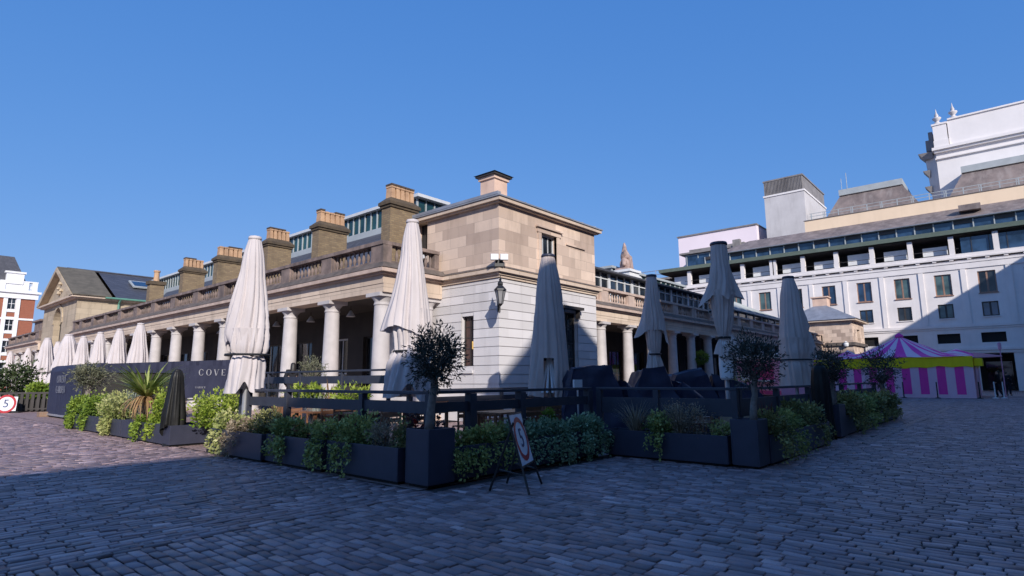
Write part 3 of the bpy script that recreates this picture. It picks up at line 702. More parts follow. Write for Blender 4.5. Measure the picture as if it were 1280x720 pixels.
# right hand glazed upper storey
GYR = 16.0
a = PB(); n = 26
for k in range(n+1):
    x = 19.0+(40.2-19.0)*k/n; wdt = .11 if k % 3 == 0 else .03
    a.box(x-wdt, x+wdt, GYR-.05, GYR+.06, 5.0, 6.825)
a.box(19, 40.2, GYR-.03, GYR+.05, 6.5, 6.56); a.box(19,40.2,GYR-.03,GYR+.05,5.0,5.25)
fg = a.build('upper_storey_frame', M['offwhite_wood'])
a = PB(); a.quad((19,GYR+.02,5.0),(40.2,GYR+.02,5.0),(40.2,GYR+.02,6.82),(19,GYR+.02,6.82)); a.quad((40.2,GYR,5.0),(40.2,20,5.0),(40.2,20,6.92),(40.2,GYR,6.92)); a.build('upper_storey_glass', M['glass'])
a = PB(); a.box(18.95,40.6,GYR-.42,20.5,6.83,6.93); a.build('flat_roof', M['slate'])
a = PB(); a.tube([(19,15.62,5.9),(40,15.62,5.9)], .025, 6)
for k in range(12): a.tube([(19.2+k*1.8,15.62,5.7),(19.2+k*1.8,15.62,5.9)], .02, 5)
a.build('handrail', M['black_metal'])
# hipped slate roof with lantern behind
a = PB(); a.hexa([(19,19.5,7.08),(31.5,19.5,7.08),(31.5,27,7.08),(19,27,7.08)],[(24.5,22.6,8.75),(28.5,22.6,8.75),(28.5,24,8.75),(24.5,24,8.75)]); a.build('hipped_roof', M['lead'])
a = PB()
for k in range(15):
    x = 31.6+k*.75; a.box(x-.05,x+.05,18.9,19.0,6.9,8.3)
a.box(31.4,42.4,18.8,22,8.3,8.45); a.box(31.4,42.4,18.85,22,6.9,7.15); a.build('clerestory_frame', M['pale_metal'])
a = PB(); a.quad((31.6,18.96,7.1),(42.2,18.96,7.1),(42.2,18.96,8.3),(31.6,18.96,8.3)); a.build('clerestory_glass', M['glass_green'])
a = PB(); a.box(31.1,32.3,17.4,18.5,7.08,7.85); a.hexa([(31.0,17.3,7.85),(32.4,17.3,7.85),(32.4,18.6,7.85),(31.0,18.6,7.85)],[(31.0,17.3,8.0),(32.4,17.3,8.0),(32.4,18.6,8.0),(31.0,18.6,8.0)]); a.hexa([(32.3,17.5,7.09),(34.2,17.5,7.09),(34.2,18.2,7.09),(32.3,18.2,7.09)],[(32.3,17.5,7.8),(32.5,17.5,7.8),(32.5,18.2,7.8),(32.3,18.2,7.8)]); a.build('statue_plinth', M['white_paint'])
# glass pyramid roofs further along
for x0, x1, zt in ((43.5,56.0,8.1),(57,64,7.6)):
    a = PB(); a.hexa([(x0,15.9,6.55),(x1,15.9,6.55),(x1,22,6.55),(x0,22,6.55)],[(x0+2.5,18.7,zt),(x1-4.5,18.7,zt),(x1-4.5,19.2,zt),(x0+2.5,19.2,zt)]); a.build('glass_roof', M['glass_blue'])
    a = PB()
    for k in range(8):
        t = k/7; a.tube([(x0+(x1-x0)*t,15.87,6.57),(x0+2.5+(x1-x0-7)*t,18.68,zt+.02)], .05, 5)
        a.box(x0+(x1-x0)*t-.06, x0+(x1-x0)*t+.06, 15.95, 16.05, 5.0, 6.5)
    a.box(x0-.2,x1+.2,15.7,16.2,6.42,6.54); a.build('upper_storey_frame', M['pale_metal'])
    a = PB(); a.quad((x0,16.02,5.0),(x1,16.02,5.0),(x1,16.02,6.5),(x0,16.02,6.5)); a.quad((x0,16.02,5),(x0,22,5),(x0,22,6.5),(x0,16.02,6.5)); a.build('upper_storey_glass', M['glass'])
# far pavilion
FX0, FX1, FY0, FY1 = 65.3, 71.2, 12.09, 18.5
a = PB(); wall(a, facing_x(FX0), FY0, FY1, 0, 7.0, [(15.6,17.2,5.55,5.8),(14.2,15.4,1.2,3.6)], .3); wall(a, facing_y(FY0), FX0, FX1, 0, 7.0, [(67.6,69.0,5.0,6.2)], .3); a.quad((FX1,FY0,0),(FX1,FY1,0),(FX1,FY1,7),(FX1,FY0,7)); a.quad((FX0,FY1,0),(FX1,FY1,0),(FX1,FY1,7),(FX0,FY1,7)); a.build('pavilion_wall', M['ashlar'])
a = PB(); a.box(FX0+.4,FX0+.42,14.1,17.3,1.1,5.9); a.box(67.5,69.1,FY0+.4,FY0+.42,4.9,6.3); a.build('window', M['interior'])
a = PB(); a.box(FX0-.2,FX1+.2,FY0-.2,FY1,4.5,4.8); a.build('string_course', M['cornice_dark'])
a = PB(); a.box(FX0-.45,FX1+.45,FY0-.45,FY1+.45,6.95,7.12); a.build('eaves_cornice', M['buff'])
cx, cy = (FX0+FX1)/2, (FY0+FY1)/2
a = PB(); a.hexa([(FX0-.55,FY0-.55,7.122),(FX1+.55,FY0-.55,7.122),(FX1+.55,FY1+.55,7.122),(FX0-.55,FY1+.55,7.122)],[(cx-.4,cy-.4,9.0),(cx+.4,cy-.4,9.0),(cx+.4,cy+.4,9.0),(cx-.4,cy+.4,9.0)]); a.build('pavilion_roof', M['lead'])
a = PB(); a.box(cx-.6,cx+.6,cy-.7,cy+.7,8.4,9.75); a.box(cx-.75,cx+.75,cy-.85,cy+.85,9.75,9.87); a.build('chimney', M['chimney_stone'])
# ------------------------------------------------------------------ opera house side of the square
RX = 74.0
roh = thing('opera_house', 'long white stone building with a deep open loggia under a green gutter at the right', 'building', (RX,0,0))
class RB(MB):
    OFF = Vector((RX,0,0))
    def build(s, name, mats, parent=None, smooth=False, bevel=0):
        o = s.OFF; s.v = [(p[0]-o.x, p[1]-o.y, p[2]-o.z) for p in s.v]
        return MB.build(s, name, mats, parent, smooth, bevel)
f = facing_x(RX)
pitch = 3.553; edges = [-.02+pitch*k for k in range(-2, 11)]
YL, YR = 36.5, -8.0
a = RB(); ops = []
tall = []; small = []; dark = []; arch = []
for k in range(-2, 10):
    e = -.02+pitch*k           # right-hand panel edge ; bay goes to larger y
    tall.append((e+.78, e+2.2, 9.64, 11.83)); small.append((e+.88, e+2.16, 7.29, 8.74))
    dark.append((e+.62, e+2.52, 4.72, 5.70)); arch.append((e+.25, e+2.95, 0.0, 3.63))
wall(a, f, YR, YL, 0, 13.15, tall+small+dark+arch, .35)
# pilaster strips between the recessed panels, plus string courses
for e in edges:
    fbox(a, f, e-.45, e-.02, 6.62, 12.2, -.10, .02)
fbox(a, f, YR, YL, 12.23, 12.8, -.10, .02)
fbox(a, f, YR, YL, 6.30, 6.60, -.16, .02); fbox(a, f, YR, YL, 6.12, 6.28, -.08, .02); fbox(a, f, YR, YL, 3.95, 4.2, -.22, .02); fbox(a, f, YR, YL, 3.70, 3.93, -.12, .02)
fbox(a, f, YR, YL, 12.82, 13.02, -.16, .02); fbox(a, f, YR, YL, 13.28, 13.42, -.30, .3); fbox(a, f, YR, YL, 13.46, 13.80, -.12, .3)
for k in range(31): fbox(a, f, YR+.4+k*1.44, YR+.75+k*1.44, 13.12, 13.25, -.22, .02)
for e in edges:
    y = e+.42
    if y < 33: fbox(a, f, y-.23, y+.23, 13.81, 15.7, -.05, .42)
fbox(a, f, 21.2, 21.6, 13.81, 15.7, -.05, .42)
a.quad((RX,YL,0),(RX+20,YL,0),(RX+20,YL,13.2),(RX,YL,13.2))
a.build('stone_front', M['roh_stone'], roh)
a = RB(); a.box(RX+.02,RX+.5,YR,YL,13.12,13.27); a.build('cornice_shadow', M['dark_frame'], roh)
rofr = lambda u,z,d: (d, u, z)
for q, o in enumerate(tall): window(roh, rofr, *o, .14, M['wood_frame'], M[('glass_blue','glass','glass_teal','glass_blue','glass_teal')[q*3%5]], 2, 1, .10, .14, sill=M['wood_frame'])
for q, o in enumerate(small): window(roh, rofr, *o, .14, M['dark_frame'], M[('glass_teal','glass','glass_blue')[q%3]], 2, 1, .11, .16, sill=M['roh_stone'])
for o in dark: a = RB(); a.quad((RX+.3,o[0],o[2]),(RX+.3,o[1],o[2]),(RX+.3,o[1],o[3]),(RX+.3,o[0],o[3])); a.build('vent_opening', M['black_gap'], roh)
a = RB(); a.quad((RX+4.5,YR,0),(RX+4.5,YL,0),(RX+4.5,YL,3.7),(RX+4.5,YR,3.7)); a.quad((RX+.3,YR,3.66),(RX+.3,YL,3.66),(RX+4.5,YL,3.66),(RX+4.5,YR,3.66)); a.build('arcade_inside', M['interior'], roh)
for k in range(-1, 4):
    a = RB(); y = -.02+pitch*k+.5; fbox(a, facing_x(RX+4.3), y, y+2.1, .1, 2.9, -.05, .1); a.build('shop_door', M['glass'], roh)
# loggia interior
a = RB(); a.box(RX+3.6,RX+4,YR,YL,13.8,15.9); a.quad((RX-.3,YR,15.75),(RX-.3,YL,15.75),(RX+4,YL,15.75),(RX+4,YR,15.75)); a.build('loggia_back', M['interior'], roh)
for k in range(9):
    y = 3.6+pitch*k; a = RB(); a.box(RX+.9,RX+1.0,y+.75,y+2.9,14.05,14.95+.15*(k%3)); a.build('loggia_sunlit_panel', M['white_paint'], roh)  # added white panels, set forward into the sun to stand for the sunlit wall beyond
a = RB(); a.quad((RX+.3,YR,13.81),(RX+.3,3.2,13.81),(RX+.3,3.2,15.5),(RX+.3,YR,15.5)); a.build('loggia_glazing', M['glass_blue'], roh)
a = RB()
for k in range(8): a.box(RX+.24,RX+.29,YR+.5+k*1.4,YR+.56+k*1.4,13.82,15.5)
a.box(RX+.02,RX+.08,3.4,33,14.35,14.4)
a.build('loggia_rail', M['dark_frame'], roh)
a = RB(); a.hexa([(RX-.5,YR,15.86),(RX+.6,YR,15.86),(RX+.6,YL,15.86),(RX-.5,YL,15.86)],[(RX-.7,YR,16.28),(RX+.6,YR,16.28),(RX+.6,YL,16.28),(RX-.7,YL,16.28)]); a.build('gutter', M['green_metal'], roh)
a = RB(); a.quad((RX+.45,YR,16.28),(RX+.45,31.5,16.28),(RX+.45,31.5,17.42),(RX+.45,YR,17.42)); a.build('ribbon_glass', M['glass_blue'], roh)
k = 0; y = YR
while y < 31.5:
    a = RB(); a.box(RX+.3,RX+.44,y-.05,y+.05,16.28,17.4); y += 1.66
    if k % 2: a.quad((RX+.40,y-1.66,16.5),(RX+.40,y,16.5),(RX+.40,y,16.45),(RX+.40,y-1.66,16.45))
    k += 1; a.build('ribbon_mullion', M['pale_metal'], roh)
y = YR; k = 0
while y < 31: 
    if k % 2 == 0: a = RB(); a.box(RX+.30,RX+.36,y+.06,y+1.6,17.0,17.40); a.build('ribbon_blind', M['dark_frame'], roh)
    y += 1.66; k += 1
a = RB(); a.box(RX-.15,RX+.5,YR,28.6,17.42,17.52); a.build('roof_edge', M['lead'], roh)
a = RB(); a.hexa([(RX-.1,YR,17.53),(RX+4,YR,17.53),(RX+4,28.6,17.53),(RX-.1,28.6,17.53)],[(RX+2.6,YR,19.15),(RX+4,YR,19.15),(RX+4,25.0,19.15),(RX+2.6,25.0,19.15)]); 
a.box(RX+.2,RX+1.4,1.2,3.0,18.3,18.9)
a.build('lead_roof', M['roh_lead'], roh)
a = RB(); a.box(RX+3.0,RX+12,YR-4,18.3,18.0,20.65); a.build('tan_parapet', M['roh_tan'], roh)
a = RB(); a.box(RX+2.9,RX+3.1,YR-4,18.4,20.652,20.72); a.build('parapet_coping', M['louvre'], roh)
a = RB()
for k in range(18):
    y = -8+k*1.5; a.box(RX+3.1,RX+3.17,y-.05,y+.05,20.72,21.5)
    if k % 2 == 0: a.box(RX+3.1,RX+3.17,y+.14,y+.2,20.72,21.5)
for z in (21.1,21.46): a.box(RX+3.11,RX+3.16,-8,17.7,z,z+.06)
a.build('roof_railing', M['pale_metal'], roh)
for y0, y1, t0, t1 in ((6.3,16.9,8.3,14.9),(-9,4.3,-9,2.5)):
    a = RB(); a.hexa([(80,y0,20.7),(90,y0,20.7),(90,y1,20.7),(80,y1,20.7)],[(81.2,t0,24.2),(89,t0,24.2),(89,t1,24.2),(81.2,t1,24.2)]); a.build('mansard_roof', M['roh_lead'], roh)
    a = RB(); a.box(81.0,89,t0-.1,t1+.1,24.21,24.95); a.build('roof_fascia', M['pale_metal'], roh)
a = RB(); a.tube([(81,14.0,24.9),(81,14.0,27)], .04, 5); a.tube([(81,14.6,24.9),(81,14.6,26.4)], .03, 5); a.build('aerial', M['pale_metal'], roh)
# white theatre block with urn finials
fly = thing('theatre_block', 'tall white theatre block with moulded cornice and two urn finials against the sky', 'building', (84,0,0))
class FB(RB): OFF = Vector((84,0,0))
a = FB(); a.box(84,110,-14,4.85,0,28.0); a.build('white_wall', M['fly_white'], fly)
a = FB(); a.box(83.4,110,-14,5.15,28.28,28.62); a.box(83.65,110,-14,5.0,28.0,28.27); a.box(83.75,110,-14,4.95,27.2,27.35); a.build('cornice', M['fly_white'], fly)
a = FB(); a.box(83.8,84.5,-14,3.4,28.63,31.75); a.box(83.7,84.6,3.5,4.85,28.63,31.4); a.box(83.6,84.7,3.42,4.95,31.41,31.62); a.box(83.65,84.6,-14,3.35,31.76,31.95); a.box(83.6,84.65,3.45,4.9,28.63,29.5); a.box(84.5,109,-13.9,4.8,28.63,31.3); a.build('parapet', M['fly_white'], fly)
for y in (4.35, 2.75):
    a = FB(); z = 31.65 if y > 4 else 31.97
    a.lathe(84.15, y, [(.42,z),(.36,z+.15),(.17,z+.3),(.22,z+.4),(.46,z+.7),(.44,z+.82),(.2,z+.9),(.16,z+1.0),(.22,z+1.1),(.07,z+1.5),(.02,z+1.95)], 12); a.build('urn', M['concrete'], fly, True)
a = FB(); a.hexa([(84.2,4.86,20),(86,4.86,20),(86,5.6,20),(84.8,5.6,20)],[(84.2,4.86,28.0),(86,4.86,28.0),(86,6.0,28.0),(84.8,6.0,28.0)]); a.build('side_wall', M['concrete'], fly)
for z in (21.4,23.4,25.4):
    a = FB(); a.hexa([(84.6,5.62,z),(86,5.62,z),(86,5.75,z),(84.6,5.75,z)],[(84.5,5.62,z+.9),(86,5.62,z+.9),(86,6.35,z+.9),(84.5,6.35,z+.9)]); a.build('corbel', M['louvre'], fly)
a = FB(); a.hexa([(84.2,5.16,27.6),(86,5.16,27.6),(86,6.0,27.6),(84.2,6.0,27.6)],[(84,5.16,28.4),(86,5.16,28.4),(86,6.6,28.4),(84,6.6,28.4)]); a.box(84.4,86,4.98,5.75,28.63,30.0); a.box(84.4,86,4.98,5.4,30.0,31.0); a.build('side_cornice', M['louvre'], fly)
# stair tower
tw = thing('stair_tower', 'pale concrete roof tower with dark louvred top behind the loggia roof', 'tower', (84,0,0))
a = FB(); a.box(84,96,19.7,24.95,16,26.75); a.build('tower_wall', M['concrete'], tw)
a = FB(); a.box(83.9,96.1,19.6,25.05,26.755,27.0); a.build('tower_band', M['fly_white'], tw)
a = FB(); a.box(84.05,95.9,19.8,24.9,27.0,29.0)
for k in range(27): a.box(83.98,84.05,19.85+k*.19,19.93+k*.19,27.05,28.95)
a.box(83.95,96,19.7,25,29.0,29.2); a.build('louvre_screen', M['louvre'], tw)
# pale pink rendered block
pk = thing('rendered_block', 'pale pink rendered block with ribbon windows left of the roof tower', 'building', (84,0,0))
a = FB(); a.hexa([(84,26.3,0),(100,26.3,0),(100,38.2,0),(84,38.2,0)],[(84,26.3,23.1),(100,26.3,23.1),(100,38.2,23.1),(84,38.2,23.1)]); a.build('rendered_wall', M['pale_render'], pk)
a = FB(); a.box(83.85,100.1,26.2,38.35,23.1,23.3); a.build('coping', M['louvre'], pk)
a = FB(); a.box(79.5,84,27.5,35.2,16.3,19.2); a.build('dormer', M['pale_metal'], pk)
a = FB(); a.box(79.0,84,26.9,35.9,19.2,19.45); a.box(78.8,79.4,27.0,28.0,16.3,20.2); a.box(80.5,84,27.0,35.0,19.46,20.1); a.build('dormer_roof', M['louvre'], pk)
a = FB(); a.quad((79.46,28.1,16.4),(79.46,34.9,16.4),(79.46,34.9,19.0),(79.46,28.1,19.0)); a.build('ribbon_window', M['glass_blue'], pk)
a = FB()
for k in range(5): a.box(79.38,79.44,28.1+k*1.7,28.2+k*1.7,16.4,19.0)
a.build('mullion', M['pale_metal'], pk)
# low link building behind the far pavilion on the left of the loggia
lk = thing('link_building', 'dark glazed link building behind the colonnade roof', 'building', (78,0,0))
class LB(RB): OFF = Vector((78,0,0))
a = LB(); a.box(78,95,36.6,62,0,15.6); a.build('wall', M['interior_mid'], lk)
a = LB(); a.box(77.2,95,36.6,62,15.6,15.9); a.build('roof', M['louvre'], lk)
a = LB()
for z in (16.5, 17.1): a.tube([(77.5,36.6,z),(77.5,50,z)], .05, 5)
for k in range(7): a.tube([(77.5,37+k*2,15.9),(77.5,37+k*2,17.15)], .05, 5)
a.build('railing', M['steel'], lk)

# ------------------------------------------------------------------ red brick building, far left
bk = thing('brick_building', 'red brick mansion block with white stone dressings and slate mansard at far left', 'building', (19.9,120,0))
class BB(RB): OFF = Vector((19.9,120,0))
f = facing_y(120); wn_ = []
for cxx in (17.0, 12.2, 7.4, 2.6):
    for z0 in (12.85, 9.45, 6.0, 2.6): wn_.append((cxx-.52, cxx+.52, z0, z0+1.85))
a = BB(); wall(a, f, -4, 19.9, 0, 15.0, wn_, .25); a.quad((19.9,120,0),(19.9,132,0),(19.9,132,15),(19.9,120,15)); a.build('brick_wall', M['brick_red'], bk)
a = BB()
for cxx in (17.0, 12.2, 7.4, 2.6):
    fbox(a, f, cxx-1.05, cxx-.52, 1, 14.6, -.12, .05); fbox(a, f, cxx+.52, cxx+1.05, 1, 14.6, -.12, .05)
    for z0 in (12.85, 9.45, 6.0, 2.6): fbox(a, f, cxx-.515, cxx+.515, z0-.45, z0-.01, -.10, .05); fbox(a, f, cxx-.515, cxx+.515, z0+1.86, z0+2.2, -.10, .05)
fbox(a, f, -4.2, 20.2, 14.62, 15.5, -.25, .2); fbox(a, f, -4.4, 20.5, 15.5, 15.85, -.55, .2)
fbox(a, f, -4, 19.9, 11.2, 11.5, -.14, .05)
for x in (19.6, 18.5, 15.6, 13.0, 10.4): fbox(a, f, x-.35, x+.35, 15.86, 17.4, -.3, .2)
fbox(a, f, 18.1, 20.0, 17.3, 17.5, -.32, .22); fbox(a, f, 18.1, 20.0, 15.86, 16.0, -.28, .2)
for k in range(7): c = fr_ = f(18.75+k*.13, 0, -.05); a.lathe(c[0], c[1], baluster_prof(16.0,17.3), 6, cap=False)
fbox(a, f, -4, 18.15, 15.86, 17.2, -.2, .2)
fbox(a, f, 15.9, 18.1, 16.9, 18.6, -.35, .4); fbox(a, f, 15.7, 18.3, 18.6, 18.9, -.5, .4)
a.build('stone_dressing', M['white_paint'], bk)
for o in wn_: window(bk, lambda u,z,d: (u-19.9, d, z), *o, .12, M['white_paint'], M['glass'], 2, 2, .07, .07)
a = BB(); a.hexa([(-4,120.3,17.2),(18.6,120.3,17.2),(18.6,131,17.2),(-4,131,17.2)],[(-3,122,21.6),(16.9,122,21.6),(16.9,129,21.6),(-3,129,21.6)]); a.build('mansard_roof', M['slate'], bk)
a = BB(); a.box(11.8,13.9,119.9,122,18.2,20.9); a.build('dormer', M['white_paint'], bk)
a = BB(); a.quad((12.2,119.88,18.5),(13.5,119.88,18.5),(13.5,119.88,20.5),(12.2,119.88,20.5)); a.build('pane', M['glass'], bk)
a = BB(); a.box(12.0,14.4,123,125.2,21.6,23.0); a.build('chimney', M['brick_red'], bk)

# ------------------------------------------------------------------ buildings south of the square (they throw the big shadow)
def south(name, label, x0, x1, h, gable, wm):
    t = thing(name, label, 'building', (x0,-14,0), 0, 'buildings along the south side')
    class SB(RB): OFF = Vector((x0,-14,0))
    a = SB(); a.box(x0,x1,-26,-14,0,h); a.build('wall', wm, t)
    a = SB(); a.box(x0+.02,x1-.02,-14.4,-13.995,h-.8,h-.45); a.box(x0+.02,x1-.02,-14.3,-13.9,4.0,4.3); a.build('cornice', M['white_stone'], t)
    if gable:
        a = SB()
        pf = [(x0,h-.2),(x1,h-.2),(x1,h+.1),(x0+4.5,h+gable),(x0+1.1,h+.02),(x0,h)]
        a.hexa([(u,-26,z) for u,z in pf],[(u,-13.99,z) for u,z in pf]); a.build('roof', M['slate'], t)
    else:
        a = SB(); a.box(x0,x1,-26,-14.0,h,h+.12); a.build('roof', M['slate'], t)
    a = SB(); g = SB(); n = max(1, int((x1-x0)/2.6))
    for i in range(n):
        for z in np.arange(5.2, h-2, 3.1):
            x = x0+(x1-x0)*(i+.5)/n; a.box(x-.62,x+.62,-14.0,-13.93,z-.1,z+1.9); g.box(x-.5,x+.5,-13.94,-13.915,z,z+1.8)
    w_ = a.build('window', M['white_paint'], t); g.build('pane', M['glass'], w_)
    a = SB(); a.box(x0+.4,x1-.4,-13.99,-13.9,.4,3.4); a.build('shop_front', M['glass'], t)
south('town_house', 'plain brown brick house of the south side, four storeys', -38, -5.35, 15.3, 0, M['brick_plain'])
south('gabled_house', 'tall brick house with a steep gable on the south side', -5.35, 3.2, 17.35, 2.75, M['brick_plain'])
south('brick_house', 'brick house next to the gabled one on the south side', 3.2, 10.2, 17.4, 0, M['brick_plain'])
south('tall_block', 'tallest stone block on the south side of the square', 10.2, 41.5, 25.5, 0, M['white_stone'])
south('stone_block', 'lower stone block next to the tallest one on the south side', 41.5, 52.5, 18.9, 0, M['white_stone'])
south('stone_block', 'stone block at the east end of the south side', 52.5, 76, 20.4, 0, M['white_stone'])

# ------------------------------------------------------------------ striped tent
tent = thing('striped_tent', 'pink and magenta striped marquee with a yellow valance in front of the white building', 'tent', (47,2.2,0))
class TB(RB): OFF = Vector((47,2.2,0))
TX0, TX1, TY0, TY1 = 47.0, 54.5, 2.2, 12.2
a = TB(); n = 21
for k in range(n):
    y0 = TY1+(TY0-TY1)*k/n; y1 = TY1+(TY0-TY1)*(k+1)/n
    m_ = 1 if k % 2 == 0 else 0
    a.quad((TX0,y0,.22),(TX0,y1,.22),(TX0,y1,2.05),(TX0,y0,2.05), m_)
a.quad((TX0+.05,TY0,0),(TX1,TY0,0),(TX1,TY0,2.05),(TX0+.05,TY0,2.05),1)
a.quad((TX0-.002,TY0,0),(TX0-.002,TY1,0),(TX0-.002,TY1,.22),(TX0-.002,TY0,.22),1)
a.build('wall_canvas', [M['tent_magenta'], M['tent_pink']], tent)
a = TB(); 
def val(p0, p1, n=28):
    for k in range(n):
        t0, t1 = k/n, (k+1)/n
        P = lambda t: tuple(p0[i]+(p1[i]-p0[i])*t for i in range(2))
        w0 = .05*math.sin(k*1.7)+.03*math.sin(k*.6); w1 = .05*math.sin((k+1)*1.7)+.03*math.sin((k+1)*.6)
        q0, q1 = P(t0), P(t1); a.quad((q0[0]-.06-w0*.3,q0[1]-.03,1.97+w0),(q1[0]-.06-w1*.3,q1[1]-.03,1.97+w1),(q1[0]-.05,q1[1]-.02,2.64),(q0[0]-.05,q0[1]-.02,2.64))
val((TX0,TY1),(TX0,TY0)); val((TX0,TY0),(TX1,TY0))
a.build('valance', M['tent_yellow'], tent)
a = TB(); pk_ = [(50.2,6.35,4.3),(50.6,3.2,3.45),(50.4,9.8,3.5)]
N = 42; NR = 12
def rz(y, x):
    z = 2.62
    for px_, py_, pz_ in pk_:
        d = math.hypot((x-px_)/3.6, (y-py_)/(4.3 if py_ > 6 and py_ < 7 else 1.7)); h = max(0, 1-d); z = max(z, 2.62+(pz_-2.62)*(h**1.45))
    return z
per = []
for k in range(N):
    t = k/N*4
    if t < 1: per.append((TX0-.12, TY1+(TY0-TY1)*t))
    elif t < 2: per.append((TX0-.12+(TX1-TX0)*(t-1), TY0-.1))
    elif t < 3: per.append((TX1, TY0+(TY1-TY0)*(t-2)))
    else: per.append((TX1-(TX1-TX0)*(t-3), TY1))
apex = (50.2, 6.35)
for k in range(N):
    k2 = (k+1) % N
    for r_ in range(NR):
        def P(kk, rr):
            s = rr/NR; x = per[kk][0]+(apex[0]-per[kk][0])*s; y = per[kk][1]+(apex[1]-per[kk][1])*s
            return (x, y, rz(y, x)+.05*math.sin(kk*2.1+rr)*(1-s)-.10*math.sin(PI*min(1,s*1.6))*abs(math.sin(kk*PI/10.5)))
        a.quad(P(k,r_),P(k2,r_),P(k2,r_+1),P(k,r_+1), k % 2)
a.build('roof_canvas', [M['tent_magenta'], M['tent_pink']], tent, True)
a = TB(); a.lathe(50.2,6.35,[(.28,4.2),(.25,4.35),(.05,4.5)],10); a.build('king_pole', M['tent_magenta'], tent)
# entrance canopy at the right end
a = TB(); a.box(47.3,49.0,1.72,2.14,2.02,2.5); a.build('entrance_valance', M['tent_yellow'], tent)
a = TB(); 
for k in range(5): 
    x = 47.7+k*.38; a.quad((x,2.05,0),(x+.2,2.05,0),(x+.2,2.02,2.02),(x,2.02,2.02), k % 2)
a.build('entrance_curtain', [M['hot_pink'], M['tent_pink']], tent)
a = TB(); a.hexa([(48.0,.75,2.6),(49.4,.75,2.6),(49.4,2.15,2.55),(48.0,2.15,2.55)],[(48.0,.75,2.66),(49.4,.75,2.66),(49.4,2.15,2.9),(48.0,2.15,2.9)]); a.build('entrance_canopy', M['pink_paint'], tent)
a = TB(); a.tube([(48.2,.8,0),(48.2,.8,3.5)], .03, 6); a.tube([(48.2,.8,3.05),(48.2,.8,3.45)], .09, 8); a.build('flag_pole', M['pink_paint'], tent)
for i, (x, y) in enumerate(((46.2,8.5),(46.0,5.9),(46.0,4.1),(46.2,2.0),(47.4,1.3),(47.9,.9))):
    a = MB(); a.tube([(0,0,0),(0,0,1.02)], .035, 8); a.lathe(0,0,[(.17,0),(.17,.03),(.05,.06)],12)
    tag(a.build('queue_post', M['black_metal'] if i < 4 else M['white_paint']), ['slim black post before the striped tent, leftmost','slim black post before the middle of the striped tent','slim black post by the right magenta stripe of the tent','slim black post at the right corner of the tent','white post at the tent entrance, nearer the tent','white post at the tent entrance, farther out'][i], 'post', 'posts in front of the striped tent').location = (x,y,0)
pb = MB(); pb.box(-.25,.25,-.45,.45,.08,.92); pb.box(-.28,.28,-.48,.48,.92,.98); pb.box(-.22,.22,-.42,.42,0,.08)
o = pb.build('ticket_stand', M['pink_paint']); tag(o, 'pale pink ticket stand at the left foot of the striped tent wall', 'stand'); o.location = (44.8,7.3,0)
# pink kiosk between the parasols
ks = thing('pink_kiosk', 'pink and white food kiosk beyond the terrace between two grey parasols', 'kiosk', (31,9.4,0), math.radians(-40))
a = MB(); a.box(-.9,.9,-1.9,1.9,.5,2.25); a.build('body', M['pink_paint'], ks, bevel=.06)
a = MB(); a.box(-1.0,1.0,-2.0,2.0,2.26,2.40); a.box(-.8,.8,-1.8,1.8,2.40,2.5); a.build('roof', M['white_paint'], ks)
a = MB(); a.box(-.93,-.905,-1.4,.3,1.25,1.95); a.build('serving_hatch', M['hot_pink'], ks)
a = MB(); a.box(-.94,-.905,.6,1.5,1.2,1.6); a.box(-1.15,-.905,-1.45,.35,1.15,1.22); a.build('counter', M['white_paint'], ks)
a = MB(); a.box(-.92,-.905,-1.88,1.88,.55,.72); a.build('stripe', M['hot_pink'], ks)
for y in (-1.2, 1.2):
    a = MB(); a.tube([(-.72,y,.32),(-.5,y,.32)], .32, 18); a.build('wheel', M['black_metal'], ks)
a = MB(); a.box(-.85,.85,-1.8,1.8,.3,.5); a.build('chassis', M['black_metal'], ks)
g2 = thing('pink_gate', 'pink frame gate standing left of the striped tent', 'gate', (38.5,9.0,0), math.radians(-20))
a = MB(); a.tube([(0,-.8,0),(0,-.8,2.2),(0,.8,2.2),(0,.8,0)], .05, 6); a.build('frame', M['hot_pink'], g2)
a = MB(); a.box(-.03,.03,-.7,.7,.2,.6); a.tube([(0,-.4,.6),(0,.3,2.1)], .03, 6); a.build('panel', M['pink_paint'], g2)
